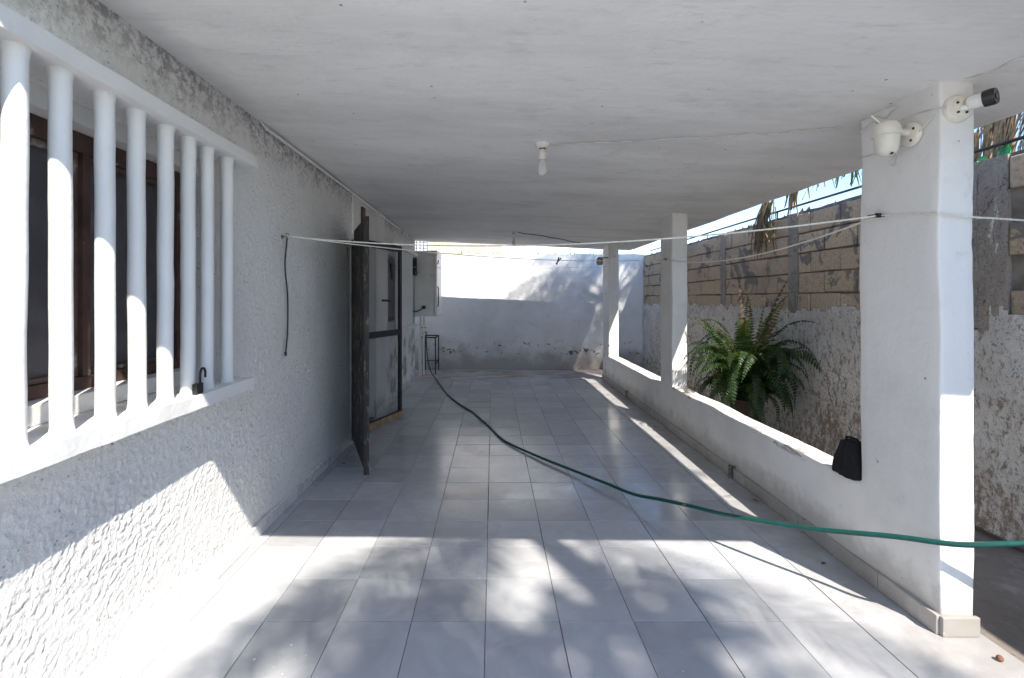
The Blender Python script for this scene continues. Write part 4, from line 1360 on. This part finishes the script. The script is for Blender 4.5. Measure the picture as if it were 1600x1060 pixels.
# dry fronds hanging over the block wall
def hanging_leaf(y, x, ztop, zbot, wy, n, seed, label, m):
    rr = random.Random(seed)
    t = thing('dry_palm_frond', label, 'palm frond', (x, y, ztop), 'dry fronds hanging over the block wall')
    MB().tube(spline([(.35, .15, .32), (.18, .06, .18), (.05, 0, .03), (0, 0, -.12)], 5), [.018 - .0007 * k for k in range(16)], 6).build('stalk', M['cane'], t)
    mb = MB()
    for k in range(n):
        yy = rr.gauss(0, wy * .25); L_ = (ztop - zbot) * rr.uniform(.45, 1.05); xx = rr.uniform(-.05, .02)
        w = rr.uniform(.004, .009); sp = rr.gauss(0, wy * .35); tw = rr.uniform(-1, 1) * w
        P = [Vector((xx + .03, yy * .5, rr.uniform(-.05, .08))), Vector((xx - .02, yy + sp * .4, -L_ * .45)), Vector((xx - .03, yy + sp, -L_))]
        Q = spline(P, 4)
        vs = []
        for i, q in enumerate(Q):
            ww = w * (1 - (i / (len(Q) - 1)) ** 3) + .0008
            vs += [q + Vector((tw, -ww, 0)), q + Vector((-tw, ww, 0))]
        mb.add(vs, [(2 * i, 2 * i + 1, 2 * i + 3, 2 * i + 2) for i in range(len(Q) - 1)])
    mb.build('leaflets', m, t)
hanging_leaf(5.40, 3.075, 2.50, 1.93, .30, 70, 1, 'brown dry palm frond hanging over the block wall above the fern', M['palm_dry'])
hanging_leaf(4.95, 3.12, 2.62, 2.28, .12, 26, 2, 'short dry palm tuft on the block wall right of the large dry frond', M['palm_dry'])
hanging_leaf(4.12, 3.16, 2.80, 2.40, .40, 44, 3, 'drooping palm leaf tips against the sky close to the nearest column', M['palm'])
hanging_leaf(4.62, 3.16, 2.72, 2.42, .30, 12, 4, 'few thin dry palm strips against the sky above the block wall', M['palm_dry'])

# cane screen and thatch beyond the block wall, right edge
cs = thing('cane_screen', 'brown cane and thatch screen rising behind the block wall at the right edge', 'screen', (3.55, 3.0, -.04))
cm = MB().tube([(0, 0, 0), (0.004, 0, 1.2), (0, .003, 2.75)], [.030, .028, .026], 9).mesh('cane', M['cane'])
rr = random.Random(12)
for i in range(34):
    link('cane', cm, cs, (rr.uniform(-.02, .02), -1.3 + i * .075 + rr.uniform(-.008, .008), rr.uniform(-.05, .05)), (rr.uniform(-.02, .02), rr.uniform(-.02, .02), rr.uniform(0, 6)), (1, 1, rr.uniform(.97, 1.05)))
mb = MB()
for i in range(900):
    y = rr.uniform(-1.3, 1.25); z = rr.uniform(2.35, 3.0); l = rr.uniform(.25, .5); w = .008
    dx = rr.uniform(-.10, -.05); sl = rr.uniform(-.12, .12)
    mb.add([(dx, y - w, z), (dx, y + w, z), (dx - .12, y + sl, z - l)], [(0, 1, 2)])
stuff(mb.build('thatch', M['thatch'], cs))

# ------------------------------------------------------------------ neighbouring houses beyond the far wall
nb = thing('beige_house', 'beige rendered house rising behind the far wall', 'house', (-2.2, 14.0, -.04))
MB().box(-5, 2.47, 0, 4, 0, 5.2).build('wall', M['beige'], nb)
MB().box(-5.1, 2.5, -.15, 4.1, 5.2, 5.4).build('roof', M['bright_white'], nb)
MB().box(-0.35, 0.33, -.04, -.002, 1.9, 3.4).build('window', M['bright_white'], nb)
wnd = nb.children[-1]
for i in range(7):
    MB().box(-.33 + i * .105, -.315 + i * .105, -.062, -.045, 1.92, 3.38).build('window_bar', M['black_metal'], wnd)
for i in range(9):
    MB().box(-.34, .32, -.075, -.0625, 1.95 + i * .17, 1.962 + i * .17).build('window_bar', M['black_metal'], wnd)
nw = thing('white_house', 'white house beside the beige house behind the far wall', 'house', (1.4, 14.6, -.04))
MB().box(-1.14, 0.98, 0, 4, 0, 5.0).build('wall', M['bright_white'], nw)
MB().box(-1.10, 1.0, -.1, 4.1, 5.0, 5.2).build('roof', M['bright_white'], nw)
MB().box(-.4, .4, -.03, -.002, 3.2, 4.2).build('window', M['glass'], nw)
